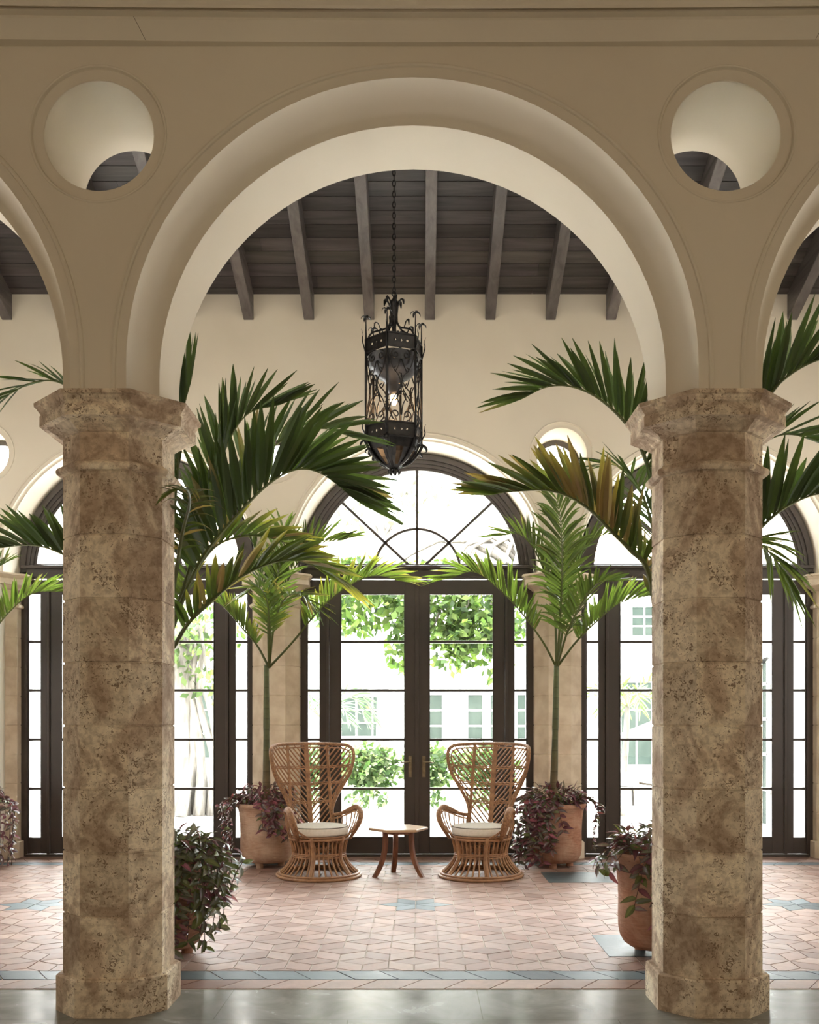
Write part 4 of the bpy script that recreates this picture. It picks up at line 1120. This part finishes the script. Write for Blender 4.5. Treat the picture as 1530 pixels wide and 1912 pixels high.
# ------------------------------------------------------------------ garden
mb = MB(); mb.box(-40, 40, 10.62, 70, -.14, -.04); struct(mb.build('floor_courtyard', M['pavement']))
def cloud(mb, c, rad, n, size, cols, seed, hang=0.3):
    r = random.Random(seed)
    for k in range(n):
        while True:
            p = Vector((r.uniform(-1, 1), r.uniform(-1, 1), r.uniform(-1, 1)))
            if p.length <= 1: break
        P = Vector(c) + Vector((p.x * rad[0], p.y * rad[1], p.z * rad[2]))
        d = Vector((r.uniform(-1, 1), r.uniform(-1, 1), r.uniform(-1, .5) - hang)).normalized(); u = Vector((r.uniform(-1, 1), r.uniform(-1, 1), r.uniform(0, 1)))
        w = d.cross(u)
        if w.length < .1: continue
        w.normalize(); s = size * r.uniform(.6, 1.3); col = jit(cols[r.randrange(len(cols))], r, .3)
        i = [mb.vert(P, col), mb.vert(P + d * s * .5 + w * s * .28, col), mb.vert(P + d * s, col), mb.vert(P + d * s * .5 - w * s * .28, col)]
        mb.f.append(tuple(i))
GL = ((.016, .030, .009), (.032, .052, .014), (.062, .09, .027)); GD = ((.02, .038, .014), (.035, .06, .022), (.11, .14, .08))
def tree(X, Y, h, label, blobs, name='garden_tree', leaf=.16, cols=GL, trunk_r=.12, seed=1, limbs=()):
    root = empty(name, (X, Y, -.04)); tag(root, label, 'tree'); org = (X, Y, -.04)
    mb = MB(); mb.tube(catmull([(X, Y, -.04), (X + .05, Y, h * .5), (X - .03, Y, h)], 10), [trunk_r * (1.3 - .6 * k / 9) for k in range(10)], 10)
    for c, rad, n in blobs: mb.tube(catmull([(X, Y, h * .8), ((X + c[0]) / 2, (Y + c[1]) / 2, max(h, c[2])), c], 8), [trunk_r * .5 * (1 - .8 * k / 7) for k in range(8)], 6)
    mb.build('trunk', M['bark'], root, origin=org, smooth=True)
    mb = MB()
    for i, (c, rad, n) in enumerate(blobs): cloud(mb, c, rad, n, leaf, cols, seed + i)
    mb.build('foliage', M['garden_leaf'], root, origin=org)
    return root
tree(1.95, 14.6, 4.2, 'leafy green tree whose boughs hang in front of the middle glass doors',
     [((-1.0, 14.3, 3.35), (.75, .6, .62), 900), ((.1, 14.4, 3.3), (.75, .6, .7), 1000), ((1.0, 14.4, 3.2), (.7, .5, .7), 750), ((.9, 14.2, 2.75), (.55, .35, .45), 480), ((-.25, 14.2, 2.65), (.28, .25, .42), 200), ((.45, 14.2, 2.6), (.3, .3, .4), 200), ((-.1, 14.2, 2.25), (.12, .15, .22), 22), ((1.1, 14.2, 2.3), (.2, .2, .25), 40)], seed=71)
tree(-.9, 22, 7.0, 'pale green tree crown seen faintly through the middle fanlight',
     [((-1.2, 22, 7.0), (1.5, 1, 1.2), 420), ((1.0, 22, 7.2), (1.2, 1, 1.1), 170), ((-2.6, 22, 5.6), (1, .8, 1.0), 120), ((2.7, 22, 5.6), (.7, .8, .8), 70)], leaf=.24, seed=81, cols=((.07, .09, .055), (.09, .11, .075)))
tree(-3.9, 15.5, 3.6, 'old grey many-stemmed tree seen through the glass left of the left wicker chair',
     [((-3.7, 15.4, 2.9), (.9, .6, .5), 420), ((-4.2, 15.4, 2.4), (.6, .5, .4), 220), ((-3.4, 15.4, 2.1), (.4, .4, .3), 60)], seed=91, trunk_r=.16)
gt = [o for o in C.objects if o.name.startswith('garden_tree')][-1]
rr_ = random.Random(4)
for k in range(12):
    x0 = -4.5 + 1.3 * k / 11; mb = MB()
    mb.tube(catmull([(x0 + rr_.uniform(-.1, .1), 15.5 + rr_.uniform(-.3, .3), -.04), (x0 + rr_.uniform(-.12, .12), 15.5, .9), (x0 * .6 - 1.55 + rr_.uniform(-.1, .1), 15.5, 1.9), (-3.9 + rr_.uniform(-.5, .5), 15.5, 3.2)], 12), [.10, .09, .08, .075, .07, .065, .06, .055, .05, .045, .04, .035], 7)
    mb.build('stem', M['bark'], gt, origin=(-3.9, 15.5, -.04), smooth=True)
# shrubs in a white trough in front of the middle doors
mb = MB(); mb.box(-2.1, 1.55, 13.75, 14.35, -.04, .42); pl_ = mb.build('planter_trough', M['white_paint'], bevel=.01); tag(pl_, 'long low white planter outside the middle glass doors', 'planter')
for k, (x, w, h) in enumerate(((-1.55, .50, .32), (-.75, .55, .36), (.10, .50, .34), (.95, .55, .34))):
    root = empty('garden_shrub', (x, 14.05, .40)); where = ('outside, behind the left wicker chair', 'outside, left of the door handles', 'outside, right of the door handles', 'outside, behind the right wicker chair')[k]
    tag(root, 'glossy green shrub in the white planter ' + where, 'shrub', 'shrubs in the white planter')
    mb = MB(); cloud(mb, (x, 14.0, .80), (w * .84, .30, h), 950, .12, GD, 300 + k, -.2); cloud(mb, (x, 13.64, .42), (w * .6, .05, .17), 90, .10, GD, 330 + k, .5)
    mb.build('foliage', M['garden_leaf'], root, origin=(x, 14.05, .40))
    mb = MB()
    for j in range(6): mb.tube([(x + (j - 2.5) * .05, 14.05, .43), (x + (j - 2.5) * .12, 14.0, .85)], .008, 5)
    mb.build('stem', M['bark'], root, origin=(x, 14.05, .40))
# white house across the courtyard
root = empty('courtyard_house', (0, 27, -.04)); tag(root, 'white courtyard house with tall paned windows seen through the glass doors', 'building'); org = (0, 27, -.04)
mb = MB(); mb.box(-14, 14, 27, 33, -.04, 6.2); mb.build('wall', M['plaster_white'], root, origin=org)
mb = MB(); mb.loft([[Vector((-14.5, 26.4, 6.2)), Vector((-14.5, 33.6, 6.2)), Vector((-14.5, 30, 7.6))], [Vector((14.5, 26.4, 6.2)), Vector((14.5, 33.6, 6.2)), Vector((14.5, 30, 7.6))]]); mb.build('roof', M['pot_pale'], root, origin=org)
for x0, x1, z0, z1 in ((-2.25, -.9, 1.1, 2.2), (.22, .60, .95, 2.25), (1.32, 1.72, .95, 2.25), (1.95, 2.5, .95, 2.25), (2.7, 3.1, .95, 2.25), (5.6, 6.9, .3, 2.6), (-9, -8, .5, 2.5), (-6.8, -5.8, .5, 2.5), (5.9, 6.6, 3.9, 4.7), (9, 10, .5, 2.5)):
    mb = MB(); vframe(mb, x0 - .08, x1 + .08, z0 - .08, z1 + .08, x0, x1, z0, z1, 26.93, 27.0)
    nx = max(1, round((x1 - x0) / .45))
    for i in range(1, nx): mb.box(x0 + (x1 - x0) * i / nx - .02, x0 + (x1 - x0) * i / nx + .02, 26.94, 26.99, z0, z1)
    for i in range(1, 3): mb.box(x0, x1, 26.94, 26.99, z0 + (z1 - z0) * i / 3 - .02, z0 + (z1 - z0) * i / 3 + .02)
    f = mb.build('window', M['white_paint'], root, origin=org)
    mb = MB(); mb.box(x0, x1, 26.96, 26.99, z0, z1); mb.build('pane', M['dark_glass'], f, origin=org)
for x in (.85, 3.4, -.55):
    mb = MB(); mb.box(x - .14, x + .14, 25.9, 26.2, -.04, 3.0); mb.build('pillar', M['white_paint'], root, origin=org)
# grey-green palms outside
def outdoor_palm(X, Y, zt, label, n, Lf, seed, cols=(.035, .055, .018)):
    root = empty('garden_palm', (X, Y, -.04)); tag(root, label, 'palm'); org = (X, Y, -.04); r = random.Random(seed)
    mb = MB(); mb.tube(catmull([(X, Y, -.04), (X + .06, Y, zt * .5), (X + .1, Y, zt)], 10), [.07, .065, .06, .055, .05, .05, .05, .05, .045, .04], 8); mb.build('trunk', M['bark'], root, origin=org, smooth=True)
    for k in range(n):
        a = 2 * PI * k / n + r.uniform(-.2, .2); d = Vector((math.cos(a), math.sin(a), 0)); b_ = Vector((X + .1, Y, zt - .02)); e_ = r.uniform(.3, .9)
        frond(root, org, [b_, b_ + d * Lf * .35 + Vector((0, 0, Lf * .5 * e_)), b_ + d * Lf * .75 + Vector((0, 0, Lf * .5 * e_)), b_ + d * Lf + Vector((0, 0, Lf * .1 * e_ - .1))], leaf=Lf * .42, n=14, W=.045, col=cols, seed=seed * 10 + k, start=.15, beta=35)
outdoor_palm(3.2, 15.4, 1.72, 'young palm growing outside, right of the slim palm with the terracotta pot', 9, .85, 7)
outdoor_palm(-1.95, 18.0, 1.55, 'dark feathery palm outside beyond the planter, left leaf of the middle doors', 8, 1.0, 8, (.02, .035, .02))
# market parasol and terrace chair at the right, gallery wing with an arched door
root = empty('parasol', (4.95, 17.6, -.04)); tag(root, 'white market parasol outside the glass right of the middle doors', 'parasol'); org = (4.95, 17.6, -.04)
mb = MB(); mb.tube([(4.95, 17.6, -.04), (4.95, 17.6, 1.75)], .03, 8); mb.build('pole', M['white_paint'], root, origin=org)
mb = MB(); mb.lathe([(1.35, 1.18), (1.36, 1.24), (.7, 1.50), (.03, 1.76), (.001, 1.78)], 4.95, 17.6, 8); mb.build('canopy', M['white_paint'], root, origin=org)
mb = MB(); mb.lathe([(.25, -.04), (.25, .03), (.05, .06)], 4.95, 17.6, 16, cap=True); mb.build('foot', M['white_paint'], root, origin=org)
root = empty('terrace_chair', (2.95, 13.2, -.04), .5); tag(root, 'pale wooden terrace chair outside the glass, left of the right foreground column', 'chair')
mb = MB(); mb.box(-.28, .28, -.28, .28, .38, .46); mb.build('seat', M['cushion'], root, bevel=.02)
mb = MB(); mb.box(-.28, .28, .24, .29, .46, .80); mb.build('backrest', M['beige_wood'], root, bevel=.01)
for sx in (-1, 1):
    for sy in (-1, 1):
        mb = MB(); mb.tube([(sx * .25, sy * .25, 0), (sx * .25, sy * .25, .38)], .025, 8); mb.build('leg', M['beige_wood'], root)
    mb = MB(); mb.tube([(sx * .28, -.26, .38), (sx * .28, -.24, .62), (sx * .28, .26, .64)], .02, 8); mb.build('armrest', M['iron'], root)
root = empty('garden_wing', (4.95, 13, -.04)); tag(root, 'white garden wing with a grey arched glazed door beyond the rightmost doors', 'building'); org = (4.95, 13, -.04)
mb = MB(); mb.box(4.95, 7.5, 11.6, 15.6, -.04, 3.6); mb.build('wall', M['plaster_white'], root, origin=org)
mb = MB()
for r0, r1, yy in ((.62, .72, 0),):
    rings = []
    for k in range(21):
        a = PI * k / 20
        rings.append([Vector((4.95 - dx, 13.6 + r * math.cos(a), 1.75 + r * math.sin(a))) for r, dx in ((r0, .0), (r1, .0), (r1, .08), (r0, .08))])
    mb.loft(rings)
for y in (12.88, 14.22): mb.box(4.87, 4.95, y, y + .1, 0, 1.75)
mb.build('door_frame', M['tin'], root, origin=org)
mb = MB(); mb.box(4.92, 4.945, 12.98, 14.22, 0, 2.3); mb.build('door_pane', M['dark_glass'], root, origin=org)
mb = MB()
for y in (13.3, 13.6, 13.9): mb.box(4.88, 4.92, y - .02, y + .02, 0, 2.3)
for z in (.5, 1.0, 1.5, 2.0): mb.box(4.88, 4.92, 12.98, 14.22, z - .02, z + .02)
mb.build('muntin', M['white_paint'], root, origin=org)
